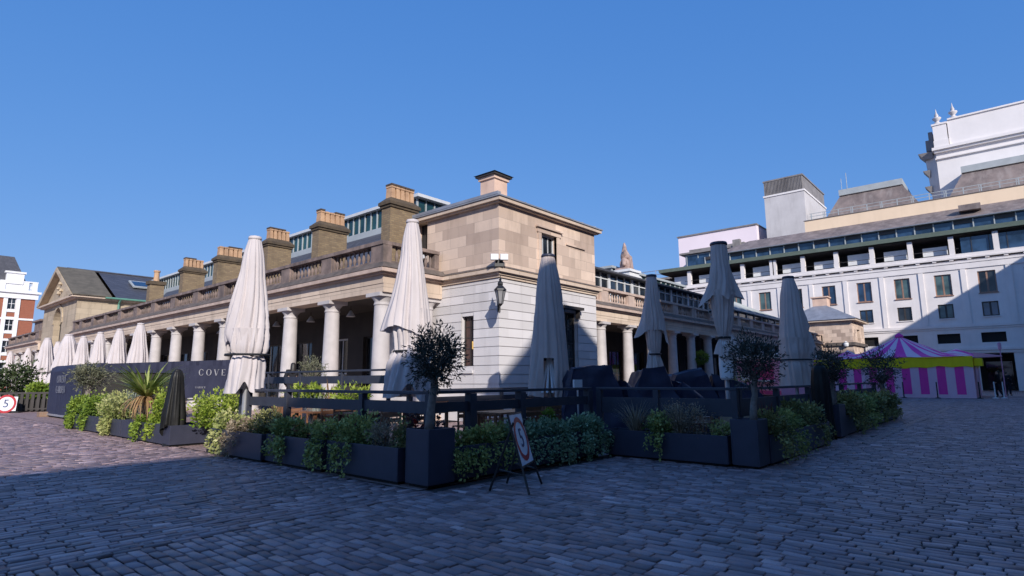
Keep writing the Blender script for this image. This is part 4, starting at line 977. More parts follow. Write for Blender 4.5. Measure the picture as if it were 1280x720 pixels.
# ------------------------------------------------------------------ foliage tools
def leaf_obj(name, P, size, mat, parent=None, aspect=.5, dirs=None, droop=0, tone=None, fold=.25, jit=1.0):
    """many small folded leaves ; P (n,3) base points, dirs (n,3) preferred directions"""
    P = np.asarray(P, float); n = len(P)
    d = rng.normal(0, 1, (n,3))*jit
    if dirs is not None: d = d*.6 + np.asarray(dirs)
    d[:,2] -= droop
    d /= np.linalg.norm(d, axis=1)[:,None]+1e-9
    s = np.cross(d, rng.normal(0,1,(n,3))); s /= np.linalg.norm(s, axis=1)[:,None]+1e-9
    nn = np.cross(d, s)
    L = (np.asarray(size)*rng.uniform(.65,1.3,n))[:,None] if np.ndim(size) == 0 else np.asarray(size)[:,None]
    w = L*aspect*.5
    mid = P + d*L*.48
    tip = P + d*L + nn*L*(-.12)
    a = mid + s*w + nn*w*fold; b = mid - s*w + nn*w*fold
    V = np.stack([P, a, tip, b], 1).reshape(-1,3)
    F = np.stack([np.arange(n)*4+k for k in range(4)], 1)
    tris = np.concatenate([F[:, [0,1,2]], F[:, [0,2,3]]], 0)
    me = bpy.data.meshes.new(name); me.vertices.add(len(V)); me.vertices.foreach_set('co', V.reshape(-1))
    me.loops.add(len(tris)*3); me.loops.foreach_set('vertex_index', tris.reshape(-1).astype(np.int32))
    me.polygons.add(len(tris)); me.polygons.foreach_set('loop_start', np.arange(0, len(tris)*3, 3, dtype=np.int32))
    me.update(calc_edges=True)
    if tone is None: tone = rng.beta(1.6, 1.9, n)
    tone = np.clip(tone + rng.normal(0,.12,n), 0, 1)
    at = me.attributes.new('tone','FLOAT','FACE'); at.data.foreach_set('value', np.concatenate([tone,tone]).astype(np.float32))
    me.materials.append(mat)
    o = bpy.data.objects.new(name, me); COL.objects.link(o)
    if parent is not None: o.parent = parent
    return o
def clumps(center, rad, nclump, per, cr, shell=.55, seed=None):
    """points gathered in small clumps through an ellipsoid -> uneven outline with gaps"""
    c = rng.normal(0,1,(nclump,3)); c /= np.linalg.norm(c,axis=1)[:,None]
    c *= (shell + (1-shell)*rng.uniform(0,1,nclump)[:,None]**.7)*rng.uniform(.75,1.12,(nclump,1))
    c = c*np.asarray(rad)
    p = np.repeat(c, per, 0) + rng.normal(0, 1, (nclump*per,3))*cr
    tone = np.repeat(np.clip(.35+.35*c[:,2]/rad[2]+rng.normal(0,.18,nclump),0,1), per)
    dirs = np.repeat(c/np.linalg.norm(c,axis=1)[:,None], per, 0)*.8 + np.array([0,0,.35])
    return p+np.asarray(center), tone, dirs
def shrub(name, label, cat, pos, rad, mat, n=900, leaf=.05, aspect=.5, group=None, droop=0, nclump=None, trail=0, parent_stems=True, traildir=None, cr=None):
    t = thing(name, label, cat, pos, 0, group)
    rad = (rad[0], rad[1], rad[2]*.86); nclump = nclump or max(8, n//22)
    per = n//nclump
    P, tone, dirs = clumps((0,0,rad[2]*.75), rad, nclump, per, cr or min(rad)*.22)
    P[:,2] = np.maximum(P[:,2], .01 if not trail else -10)
    if trail:
        Q = []; T = []
        ns = trail
        for k in range(ns):
            x = rng.uniform(-rad[0], rad[0]); ln = rng.uniform(.12, .42)
            m = int(ln/.011); s_ = np.linspace(0,1,m)
            bx = traildir
            base = np.array([bx[0]*rng.uniform(.5,.62), bx[1]*rng.uniform(.5,.62), .02])
            lat = np.array([-bx[1], bx[0], 0])
            latn = lat/ (np.linalg.norm(lat)+1e-9)
            q = base[None] + latn[None]*x + latn[None]*(rng.normal(0,.03)*s_[:,None]) + np.array([0,0,-ln])[None]*s_[:,None] + np.asarray([bx[0],bx[1],0])[None]*(.10*np.sin(s_*2.6))[:,None]
            q += rng.normal(0,.022,(m,3))
            Q.append(q); T.append(np.clip(rng.normal(.5,.18,m),0,1))
        Q = np.concatenate(Q); T = np.concatenate(T); Dq = np.tile(np.array([traildir[0],traildir[1],-.2]), (len(Q),1))
        P = np.concatenate([P,Q]); tone = np.concatenate([tone,T]); dirs = np.concatenate([dirs,Dq])
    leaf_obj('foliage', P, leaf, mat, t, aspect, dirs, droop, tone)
    st = MB()
    for k in range(7):
        a_ = rng.uniform(0,2*PI); e_ = (rad[0]*.6*math.cos(a_), rad[1]*.6*math.sin(a_), rad[2]*rng.uniform(.7,1.3))
        st.tube([(0,0,-.06),(e_[0]*.4,e_[1]*.4,e_[2]*.5),e_], [.008,.006,.003], 5)
    st.build('stem', M['bark_dark'], t)
    return t
def blades(name, P0, n, L, w, mat, parent, up=.8, curve=.6, tone=None, seg=4, spread=1.0, r0=.03):
    mb = MB(); tn = []
    for k in range(n):
        a_ = rng.uniform(0,2*PI); el = rng.uniform(up-.35, up+.35); l = L*rng.uniform(.6,1.1)
        h = np.array([math.cos(a_), math.sin(a_), 0]); s_ = np.array([-math.sin(a_), math.cos(a_), 0])
        p = np.array(P0)+h*r0*rng.uniform(0,1); pts = [p]; ang = el
        for i in range(seg):
            p = p + (h*math.cos(ang)*spread+np.array([0,0,1])*math.sin(ang))*l/seg; ang -= curve*rng.uniform(.6,1.3)/seg*1.4; pts.append(p)
        t_ = rng.uniform(0,1)
        for i in range(seg):
            w0 = w*(1-.15*i if i else .7)*(1 if i < seg-1 else .7); w1 = w*(1-(i+1)/seg*.55) if i < seg-1 else .002
            mb.quad(tuple(pts[i]-s_*w0/2),tuple(pts[i]+s_*w0/2),tuple(pts[i+1]+s_*w1/2),tuple(pts[i+1]-s_*w1/2)); tn.append(t_)
    o = mb.build(name, mat, parent)
    at = o.data.attributes.new('tone','FLOAT','FACE'); at.data.foreach_set('value', np.array(tn,dtype=np.float32))
    return o
def grasses(name, label, cat, pos, n, L, mat, up=1.2, curve=.7, w=.012, group=None):
    t = thing(name, label, cat, pos, 0, group); blades('leaf_blades', (0,0,0), n, L, w, mat, t, up, curve, r0=.12); return t
def olive(label, pos, h_trunk, crown, mat, n=2600, lean=(0,0), leaf=.055, tr=.05, group='olive trees in the tall planters', bark='bark', seedtwig=26):
    t = thing('olive_tree', label, 'tree', pos, 0, group)
    mb = MB(); lx, ly = lean
    pts = [(0,0,-.05)]
    for i in range(1,6):
        s_ = i/5; pts.append((lx*s_+rng.normal(0,.008), ly*s_+rng.normal(0,.008), h_trunk*s_))
    mb.tube(pts, [tr*1.25,tr*1.08,tr*.98,tr*.92,tr*.95,tr*.85], 10)
    cz = h_trunk+crown[2]*.72; top = Vector(pts[-1])
    for k in range(seedtwig):
        d = Vector(rng.normal(0,1,3)); d.normalize(); d.z = abs(d.z)*.9+.15
        e_ = Vector((top.x,top.y,cz)) + Vector((d.x*crown[0],d.y*crown[1],(d.z-.45)*crown[2]))*rng.uniform(.7,1.05)
        mid = top.lerp(e_, .45) + Vector(rng.normal(0,.03,3))
        mb.tube([top-Vector((0,0,.05)), mid, e_], [tr*.42 if k < 6 else tr*.2, tr*.18, .003], 5)
    mb.build('trunk', M[bark], t, True)
    P, tone, dirs = clumps((top.x,top.y,cz), crown, n//14, 14, min(crown)*.17, .35)
    # outlying sprigs
    m = n//6; d = rng.normal(0,1,(m//6,3)); d /= np.linalg.norm(d,axis=1)[:,None]; 
    S = np.repeat(d, 6, 0)*np.asarray(crown)*(1.02+.28*np.tile(np.linspace(0,1,6), m//6))[:,None] + np.array([top.x,top.y,cz]) + rng.normal(0,.012,(m//6*6,3))
    P = np.concatenate([P,S]); tone = np.concatenate([tone, rng.uniform(.2,.7,len(S))]); dirs = np.concatenate([dirs, np.repeat(d,6,0)])
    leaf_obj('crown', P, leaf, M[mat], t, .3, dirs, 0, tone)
    return t

# ------------------------------------------------------------------ planters
def planter(name, label, x0, x1, y0, y1, h, tall=False):
    t = thing(name, label, 'planter', ((x0+x1)/2,(y0+y1)/2,0), 0, 'tall square planters' if tall else 'low planter boxes')
    a, b = (x1-x0)/2, (y1-y0)/2
    w = .02; z0 = .035
    mb = MB()
    mb.box(-a,a,-b,-b+w,z0,h); mb.box(-a,a,b-w,b,z0,h); mb.box(-a,-a+w,-b+w,b-w,z0,h); mb.box(a-w,a,-b+w,b-w,z0,h)
    mb.build('box', M['navy_metal'], t, bevel=.004)
    mb = MB(); mb.box(-a+.04,a-.04,-b+.04,b-.04,0,z0+.02); mb.build('plinth', M['black_gap'], t)
    mb = MB(); n = 8
    mb.box(-a+w+.002,a-w-.002,-b+w+.002,b-w-.002,z0+.02,h-.05); mb.build('soil', M['soil'], t)
    return t
H1 = .45
planter('planter_box', 'low navy planter at far left under bright green trailing plants', 4.57, 5.0, 18.3, 21.5, .42)
planter('planter_box', 'low navy planter under variegated leaves, second from far left', 4.57, 5.0, 16.3, 18.26, .42)
planter('planter_box', 'low navy planter below the spiky yellow-green plant', 4.57, 5.0, 14.1, 16.25, .42)
planter('planter_box', 'low navy planter holding the black-covered shape at the gap in the enclosure', 4.57, 5.55, 13.15, 14.05, .42)
planter('planter_box', 'low navy planter with lime leaves at its sunny left end', 4.66, 5.06, 9.45, 11.45, H1)
planter('planter_box', 'low navy planter with dark trailing ivy, middle of the sunny-side row', 4.72, 5.12, 7.75, 9.42, H1)
planter('planter_box', 'low bare-faced navy planter just left of the tall corner box', 4.79, 5.19, 6.08, 7.72, H1)
planter('tall_planter', 'tall navy planter at the nearest corner holding the dark olive tree', 4.84, 5.28, 5.55, 5.99, .70, True)
planter('planter_box', 'low navy planter behind the round speed sign, covered in ivy', 5.32, 7.0, 5.60, 6.0, H1)
planter('planter_box', 'low navy planter hidden by thick blue-green ivy at the inner corner', 7.03, 8.80, 5.60, 6.0, H1)
planter('planter_box', 'low navy planter with brown grasses right of the ivy bank', 8.86, 9.26, 3.42, 5.55, H1)
planter('tall_planter', 'tall navy planter under the second olive tree, right of centre', 8.90, 9.36, 2.98, 3.38, .70, True)
planter('planter_box', 'low navy planter with round green shrubs right of the second olive tree', 9.40, 11.2, 2.96, 3.36, H1)
planter('planter_box', 'low navy planter in front of the covered black shape on the right', 11.23, 13.1, 2.98, 3.38, H1)
planter('tall_planter', 'tall navy planter beside the tall black-covered shape on the right', 14.5, 15.1, 3.08, 3.55, .72, True)
planter('planter_box', 'low navy planter with dark bushes past the third olive tree', 15.15, 18.6, 3.12, 3.5, H1)
planter('planter_box', 'low navy planter with bushes, farthest along the right side', 18.65, 22.3, 3.14, 3.52, H1)
planter('tall_planter', 'tall navy planter under the farthest olive tree on the right', 22.4, 22.95, 3.15, 3.6, .66, True)

# olive trees
olive('dark rounded olive tree in the nearest tall planter', (5.04,5.78,.68), .66, (.32,.32,.36), 'olive_dark', 3000, (.06,-.02), .06, .055)
olive('dark olive tree in the second tall planter, right of centre', (9.17,3.12,.68), .62, (.36,.36,.38), 'olive_dark', 2500, (.05,-.04), .06, .05)
olive('dark wispy olive tree in front of the tent, left of two', (14.86,3.26,.70), .55, (.33,.33,.42), 'olive_dark', 2000, (-.02,-.03), .07, .055)
olive('thin olive tree in front of the tent, right of two', (22.7,3.4,.64), .50, (.55,.55,.62), 'olive_dark', 2000, (.0,.10), .09, .07)
olive('pale grey-green olive tree by the lettered canvas box', (4.85,20.7,.38), .86, (.46,.46,.34), 'olive_grey', 2400, (.08,.02), .08, .075)
olive('small grey olive tree between two sunlit columns', (8.9,15.3,.6), .72, (.34,.34,.36), 'olive_grey', 1500, (.02,.02), .06, .05, 'olive trees in the tall planters')
planter('tall_planter', 'tall planter under the small olive tree between two sunlit columns', 8.7, 9.1, 15.1, 15.5, .62, True)

# plants along the boxes -------------------------------------------------
gI = 'plants in the planter boxes'
FX = (-1,0)   # trails over the box face that looks towards -x
def sx(label, y, x, rad, mat, n, leaf, trail=0, z=.40, cat='plant', name='trailing_plant', asp=.6):
    return shrub(name, label, cat, (x,y,z), rad, M[mat], n, leaf, asp, gI, trail=trail, traildir=(-.42,0))
def sy(label, x, y, rad, mat, n, leaf, trail=0, z=.40, cat='plant', name='trailing_plant', asp=.6):
    return shrub(name, label, cat, (x,y,z), rad, M[mat], n, leaf, asp, gI, trail=trail, traildir=(0,-.42))
sx('bright green trailing plant hanging at the far left end of the planters', 20.6, 4.78, (.30,.60,.30), 'green', 1900, .075, 26)
sx('yellow-green bush left of the dark-leaved trailing plant, by the pale olive', 19.3, 4.78, (.30,.50,.34), 'green', 1500, .075, 8)
sx('variegated trailing plant left of the spiky plant', 17.3, 4.78, (.32,.75,.40), 'varieg', 2600, .075, 30)
sx('golden leafy mound between the spiky plant and the black cover', 14.3, 4.85, (.28,.36,.5), 'lime', 1400, .07, 10)
sx('dense lime green mound right of the black cover', 12.75, 5.32, (.42,.55,.42), 'lime', 3000, .065, 0)
sx('yellowish green mound at the sunlit planter end', 11.1, 4.88, (.26,.36,.22), 'varieg', 1200, .06, 8)
sx('dull pinkish-brown trailing plant spilling over the sunny planter end', 10.5, 4.85, (.24,.34,.16), 'brownish', 900, .05, 8)
sx('dark green bush behind the sunny planter end', 9.85, 4.98, (.24,.36,.26), 'darkgreen', 1000, .06, 0)
sx('ivy trail hanging right of the first fence posts', 9.0, 4.92, (.24,.36,.20), 'ivy', 1300, .055, 16)
sx('green ivy cluster spilling over the middle of the dark planters', 7.85, 4.94, (.24,.30,.20), 'ivy', 1100, .055, 12)
sx('bright ivy bush left of the brown twiggy plant', 7.25, 4.98, (.22,.38,.26), 'ivy', 1500, .055, 12)
sx('brown twiggy plant left of the nearest olive tree', 6.55, 5.0, (.20,.36,.24), 'brownish', 1100, .045, 0, asp=.35)
sx('small dark leafy plant beside the tall corner planter', 6.15, 5.0, (.18,.18,.26), 'darkgreen', 600, .05, 0)
sy('ivy curtain hanging right of the nearest corner box', 5.55, 5.80, (.28,.20,.14), 'ivy', 1000, .05, 22)
sy('ivy hanging behind the round speed sign', 6.15, 5.80, (.40,.22,.18), 'ivy', 1500, .05, 14)
sy('ivy mound directly right of the round speed sign', 6.85, 5.78, (.40,.24,.18), 'ivy_blue', 1900, .05, 12)
sy('thick blue-green ivy mound in the middle of the right-hand bank', 7.6, 5.76, (.46,.26,.18), 'ivy_blue', 2300, .05, 22)
sy('blue-green ivy filling the inner corner of the planters', 8.45, 5.70, (.44,.30,.19), 'ivy_blue', 2400, .05, 34)
sy('small bright green tuft standing above the ivy', 7.75, 5.95, (.12,.10,.16), 'green', 320, .05, 0, z=.62)
def gx(label, x, y, n, L, mat, up=1.25, curve=.6, w=.012, z=.40, cat='grass plant'):
    return grasses('grass_plant', label, cat, (x,y,z), n, L, M[mat], up, curve, w, gI)
gx('brown grass clump left of the green trailing plant', 9.06, 5.05, 190, .58, 'brownish')
sx('green leafy plant trailing down the middle of the brown grass planter', 4.55, 9.0, (.20,.20,.22), 'ivy', 900, .055, 8)
sx('brown bushy plant right of the green trailing plant', 4.15, 9.06, (.20,.5,.36), 'brownish', 2000, .04, 0, asp=.35)
gx('dry brown grass behind the bushy brown plant', 9.12, 4.3, 170, .55, 'brownish')
sx('pale silver variegated plant left of the second tall planter', 3.58, 9.08, (.14,.16,.16), 'varieg', 500, .045, 0)
gx('reddish grass right of the second olive tree', 9.75, 3.2, 90, .46, 'reddish')
sy('round green shrub right of the second tall planter', 9.75, 3.06, (.34,.24,.24), 'darkgreen', 1500, .05, 14)
sy('dull green round shrub next along the right planter', 10.5, 3.10, (.40,.24,.24), 'ivy', 1500, .05, 10)
gx('dark red spiky grass among the right-hand shrubs', 10.3, 3.25, 60, .55, 'reddish', 1.35, .3, .02)
sy('dark bush with small pale flowers by the black cover', 12.2, 3.15, (.60,.26,.28), 'darkgreen', 1700, .055, 10)
sy('dark bush behind the white-flowered one', 12.0, 3.35, (.5,.2,.34), 'darkgreen', 1300, .06, 0)
sy('wide dark bush beyond the third olive tree', 16.0, 3.2, (.75,.30,.34), 'darkgreen', 2000, .07, 12)
sy('green mound in the planter right of the third olive tree', 17.4, 3.2, (.70,.30,.32), 'ivy', 1800, .07, 10)
sy('dark leafy bush near the far end of the right planters', 19.2, 3.25, (.8,.30,.28), 'darkgreen', 1800, .08, 8)
sy('bushy dark green plant at the far end of the right planters', 21.2, 3.25, (.9,.30,.30), 'darkgreen', 2000, .08, 10)
# spiky plant : green rosette with dead skirt
sp = thing('spiky_plant', 'spiky yellow-green plant with drooping brown dead leaves below', 'plant', (4.72,15.2,.46), 0, gI)
blades('leaf_blades', (0,0,.50), 150, 1.08, .06, M['spiky'], sp, .78, .5, r0=.05)
blades('dead_leaves', (0,0,.48), 110, .8, .04, M['straw'], sp, -.05, 1.5, r0=.05)
mb = MB(); mb.tube([(0,0,-.06),(0,0,.42)], [.06,.07], 8); mb.build('trunk', M['bark_dark'], sp)
sx('olive green clump hanging below the spiky plant', 14.95, 4.74, (.24,.22,.12), 'green', 700, .06, 14)
gx('grey-green lavender grass by the left posts', 4.95, 16.9, 120, .75, 'silver', 1.35, .25, .014)
gx('pale silvery grass standing right of the lime mound', 6.1, 10.2, 170, .62, 'silver', 1.35, .25, .012, .45)
gx('rust-green spikes left of the silvery grass', 6.0, 11.4, 60, .6, 'straw', 1.35, .2, .018, .5)
# ferns inside the terrace
for i, (x, y, lab) in enumerate(((7.3,10.9,'yellow fern-like plant inside the terrace, right clump'),(7.0,12.2,'yellow fern-like plant inside the terrace, left clump'))):
    shrub('fern_plant', lab, 'plant', (x,y,.85), (.34,.5,.24), M['lime'], 700, .11, .35, gI)
gx('bronze spiky grass between the yellow ferns', 7.15, 11.5, 40, .5, 'straw', .9, .3, .03, .9)
gx('row of dark spiky grass behind the first fence, left', 6.9, 13.6, 60, .34, 'brownish', 1.4, .1, .02, .95)
planter('planter_box', 'low planter inside the terrace under the yellow ferns', 6.95, 7.4, 9.8, 14.2, .86)
# red flowering plant behind the fence
rf_ = thing('flowering_plant', 'dark plant with red flowers inside the terrace left of the corner', 'plant', (5.75,6.75,.45), 0, gI)
P, tn, dr = clumps((0,0,.2), (.26,.26,.36), 40, 16, .05); leaf_obj('foliage', P, .07, M['purple'], rf_, .5, dr, 0, tn)
for k in range(7):
    P, tn, dr = clumps((rng.uniform(-.25,.25),rng.uniform(-.25,.25),rng.uniform(.0,.3)), (.02,.02,.02), 2, 8, .015); leaf_obj('flower', P, .035, M['flower_red'], rf_, .9, dr, 0, tn)
mb = MB(); mb.lathe(0,0,[(.16,-.45),(.20,-.1)],14); mb.build('pot', M['navy_metal'], rf_)
# topiary ball hanging in the right colonnade
tb = thing("hanging_basket", "round green hanging basket under the right colonnade", "hanging basket", (34.54,14.65,2.59))
P, tn, dr = clumps((0,0,0), (.42,.42,.34), 60, 20, .05, .75); leaf_obj('foliage', P, .09, M['green'], tb, .6, dr, 0, tn)
mb = MB(); mb.tube([(0,0,.2),(0,0,1.46)], .012, 5); mb.build("chain", M['black_metal'], tb)
for i, (x, y, z, r_, m_, lab) in enumerate(((20.4,10.6,0,(.35,.35,1.0),'darkgreen','dark upright bush right of the tarpaulins'),(13.9,8.6,.7,(.2,.2,.26),'green','small bright green plant beside the grey parasol among the tarpaulins'),(24.0,8.6,0,(.6,.6,.95),'darkgreen','dark bush behind the pale parasol pole'))):
    shrub('bush', lab, 'plant', (x,y,z), r_, M[m_], 900, .1, .5, 'bushes inside the terrace')
# left background hedge
for i, (x, y, r_, lab) in enumerate(((4.3,37.0,(.95,1.1,1.25),'dark leafy shrub at far left behind the speed sign'),(5.7,36.6,(.8,.9,1.1),'dark leafy shrub left of the lettered canvas box'),(6.3,35.0,(.35,.35,.4),'small yellow-green shrub left of the lettered canvas box'))):
    shrub('shrub', lab, 'shrub', (x,y,.6), r_, M['hedge' if i < 2 else 'green'], 2200, .15, .55, 'shrubs at the far left')
# ------------------------------------------------------------------ terrace fences
def fence(name, label, p0, p1, posts, top=1.16, board=(.90,1.04), post_w=.10, rail_only=False, extra=None):
    d = Vector((p1[0]-p0[0], p1[1]-p0[1], 0)); L = d.length; ang = math.atan2(d.y, d.x)
    t = thing(name, label, 'fence', (p0[0],p0[1],0), ang, 'navy timber fences round the terrace')
    mb = MB(); mb.box(0, L, -.05, .05, top-.045, top); mb.build('top_rail', M['navy_wood'], t, bevel=.006)
    mb = MB(); mb.box(0, L, -.018, .018, board[0], board[1]); mb.build('board', M['navy_wood'], t)
    if extra: 
        mb = MB(); mb.box(0, L, -.018, .018, extra[0], extra[1]); mb.build('lower_board', M['navy_wood'], t)
    for u in posts:
        mb = MB(); mb.box(u-post_w/2, u+post_w/2, -post_w/2+.0, post_w/2, 0, top-.048); mb.build('post', M['navy_wood'], t, bevel=.006)
    return t
fence('terrace_fence', 'navy fence with two boards along the sunny left side of the terrace', (5.20,11.45), (5.24,5.95), [.06,.30,1.75,3.95,5.45], board=(.86,1.02))
fence('terrace_fence', 'navy fence above the ivy planters, facing the camera right of the corner olive', (5.24,6.13), (9.25,6.10), [.9,2.02,3.95], board=(.86,1.0), post_w=.13)
fence('terrace_fence', 'navy fence behind the brown grasses in front of the tarpaulins', (9.38,6.02), (9.42,3.42), [.05,1.2,2.55], board=(.70,.98))
fence('terrace_fence', 'navy fence behind the round shrubs on the right', (9.45,3.46), (13.6,3.44), [.08,2.0,4.1], board=(.70,.98))
fence('terrace_fence', 'navy fence behind the farthest planters on the right', (15.1,3.6), (22.4,3.66), [.05,2.4,4.8,7.25], board=(.70,.98))
fence('inner_fence', 'taller navy fence in the middle of the terrace behind the yellow ferns', (7.9,17.4), (7.9,9.6), [.05,1.6,3.3,5.2,7.0,7.75], 1.56, (1.24,1.42), .07)
fence('inner_fence', 'navy fence below the corner pavilion behind the wooden tables', (8.4,9.55), (12.9,9.5), [.05,2.2,4.4], 1.12, (.8,.95), .07)

# ------------------------------------------------------------------ navy windbreak with lettering
def lettering(txt, size, parent, loc, rot, mat, name='lettering', squeeze=1.0, ext=.002):
    cu = bpy.data.curves.new(name, 'FONT'); cu.body = txt; cu.size = size; cu.extrude = ext; cu.align_x = 'CENTER'; cu.align_y = 'CENTER'; cu.space_character = 1.05
    o = bpy.data.objects.new(name, cu); COL.objects.link(o); bpy.context.view_layer.update()
    me = bpy.data.meshes.new_from_object(o.evaluated_get(bpy.context.evaluated_depsgraph_get()))
    bpy.data.objects.remove(o); 
    ob = bpy.data.objects.new(name, me); COL.objects.link(ob); me.materials.clear(); me.materials.append(mat)
    ob.parent = parent; ob.location = loc; ob.rotation_euler = rot; ob.scale = (squeeze,1,1)
    return ob
# serif capitals cut from strokes, for the canvas
def serif_text(txt, h, parent, origin, udir, mat, gap=.18, name='lettering'):
    """thick / thin strokes with serifs in the plane (udir, z)"""
    mb = MB(); x = 0; th = .15; tn = .045
    nrm = (udir[1], -udir[0])
    def P(u, v): return (origin[0]+udir[0]*u*h+nrm[0]*.012, origin[1]+udir[1]*u*h+nrm[1]*.012, origin[2]+v*h)
    def q(pts): mb.poly([P(x+a, b) for a, b in pts])
    def bar(a0, b0, a1, b1, w): 
        dx, dy = a1-a0, b1-b0; l = math.hypot(dx, dy); nx, ny = -dy/l*w/2, dx/l*w/2
        q([(a0+nx,b0+ny),(a0-nx,b0-ny),(a1-nx,b1-ny),(a1+nx,b1+ny)])
    def serif(a, b, w=.26): q([(a-w/2,b-.018),(a+w/2,b-.018),(a+w/2,b+.018),(a-w/2,b+.018)])
    def arc(cx, cy, rx, ry, a0, a1, n=18):
        for i in range(n):
            s, e = a0+(a1-a0)*i/n, a0+(a1-a0)*(i+1)/n
            f_ = lambda t: tn+(th-tn)*abs(math.cos(t))
            o = lambda t: (cx+rx*math.cos(t), cy+ry*math.sin(t)); i_ = lambda t: (cx+(rx-f_(t))*math.cos(t), cy+(ry-tn*1.1)*math.sin(t))
            q([o(s), o(e), i_(e), i_(s)])
    for c in txt:
        w = .75
        if c == 'C': arc(.38,.5,.38,.5,.75,2*PI-.75); bar(.66,.66,.66,.86,.04); bar(.66,.14,.66,.34,.04)
        elif c == 'O': arc(.40,.5,.40,.5,0,2*PI); w = .8
        elif c == 'V': bar(.08,1,.38,0,th); bar(.70,1,.40,0,tn); serif(.08,.98); serif(.70,.98); w = .78
        elif c == 'E': bar(.15,0,.15,1,th); bar(.1,.98,.6,.98,tn); bar(.1,.02,.62,.02,tn); bar(.15,.5,.5,.5,tn); bar(.60,.8,.60,.98,.03); bar(.62,.02,.62,.22,.03); serif(.15,.98); w = .66
        elif c == 'N': bar(.12,0,.12,1,tn); bar(.14,.98,.66,.02,th); bar(.68,0,.68,1,tn); serif(.12,.02); serif(.68,.98); w = .8
        elif c == 'T': bar(.35,0,.35,1,th); bar(.02,.98,.68,.98,tn); bar(.03,.78,.03,.98,.03); bar(.67,.78,.67,.98,.03); serif(.35,.02); w = .7
        elif c == 'G': arc(.38,.5,.38,.5,.75,2*PI-.5); bar(.62,.05,.62,.42,th*.9); serif(.62,.42); w = .78
        elif c == 'A': bar(.36,1,.06,0,tn); bar(.34,1,.66,0,th); bar(.16,.34,.54,.34,tn); serif(.06,.02); serif(.66,.02); w = .74
        elif c == 'R': bar(.15,0,.15,1,th); arc(.30,.75,.32,.25,-PI/2,PI/2); bar(.34,.5,.66,0,th*.9); serif(.15,.98); serif(.15,.02); bar(.15,.98,.32,.98,tn); w = .72
        elif c == 'D': bar(.15,0,.15,1,th); arc(.28,.5,.46,.5,-PI/2,PI/2); serif(.15,.98); serif(.15,.02); w = .78
        elif c == ' ': w = .35
        x += w+gap*.6
    o = mb.build(name, mat, parent); return o, x*h
wb = thing('canvas_windbreak', 'long navy canvas windbreak with pale serif lettering, behind the left planters', 'windbreak', (5.2,23,0))
mb = MB(); n = 40
for k in range(n):
    x0, x1 = 4.8*k/n, 4.8*(k+1)/n; f_ = lambda x: .02*math.sin(x*9)+.015*math.sin(x*23); g_ = lambda x: 1.88+.26*x/4.8
    mb.quad((x0,f_(x0),1.62),(x1,f_(x1),1.62),(x1,f_(x1)*.5,g_(x1)),(x0,f_(x0)*.5,g_(x0)))
mb.build('canvas_top', M['navy_canvas'], wb, True)
mb = MB(); mb.box(3.15,4.62,-.02,.02,.72,1.90); mb.build('lettered_panel', M['navy_canvas'], wb)
mb = MB()
for x in (.05,1.5,3.1,4.7): mb.box(x-.04,x+.04,-.03+.05,.03+.05,0,1.86)
mb.build('post', M['navy_wood'], wb)
mb = MB(); mb.box(.1,3.1,.05,.07,.3,.75); mb.box(.1,4.7,.045,.075,.62,.68); mb.build('lower_board', M['navy_wood'], wb)
mb = MB(); mb.box(.1,3.08,.052,.06,.76,1.62); mb.build('net_panel', M['interior'], wb)
serif_text('COVENT', .235, wb, (3.58,-.045,1.53), (1,0), M['letter'], gap=.62)
serif_text('GARDEN', .07, wb, (3.50,-.045,1.06), (1,0), M['letter'], name='small_lettering')
nb = thing('canvas_box', 'tall navy canvas-covered box lettered in two lines, left of the pale olive tree', 'covered box', (5.55,24.6,0))
mb = MB(); prof = [(0,.12),(0,1.72),(.08,1.86),(.22,1.95),(.7,1.99),(1.1,1.9),(1.1,.12)]
for k in range(24):
    y0, y1 = 4.3*k/24, 4.3*(k+1)/24
    for i in range(len(prof)-1):
        w_ = lambda y, i_: .018*math.sin(y*5+i_)+(.05 if i_ in (2,3) else 0)*math.sin(y*2.4)
        mb.quad((prof[i][0]+w_(y0,i),y0,prof[i][1]),(prof[i][0]+w_(y1,i),y1,prof[i][1]),(prof[i+1][0]+w_(y1,i+1),y1,prof[i+1][1]),(prof[i+1][0]+w_(y0,i+1),y0,prof[i+1][1]))
for y in (0, 4.3): mb.poly([(p[0],y,p[1]) for p in prof])
mb.build('canvas', M['navy_canvas'], nb)
mb = MB(); mb.box(-.02,1.1,-.02,4.32,.06,.13); mb.build('hem_bar', M['steel'], nb)
mb = MB(); mb.box(.06,1.05,.05,4.25,0,.06); mb.build('base', M['black_gap'], nb)
mb = MB(); mb.box(-.25,.15,4.1,4.5,0,.18); mb.build('weight_block', M['brick_plain'], nb)
for t_, z in (('COVENT',1.30),('GARDEN',.92)):
    serif_text(t_, .26, nb, (-.03,3.0,z), (0,-1), M['letter'])

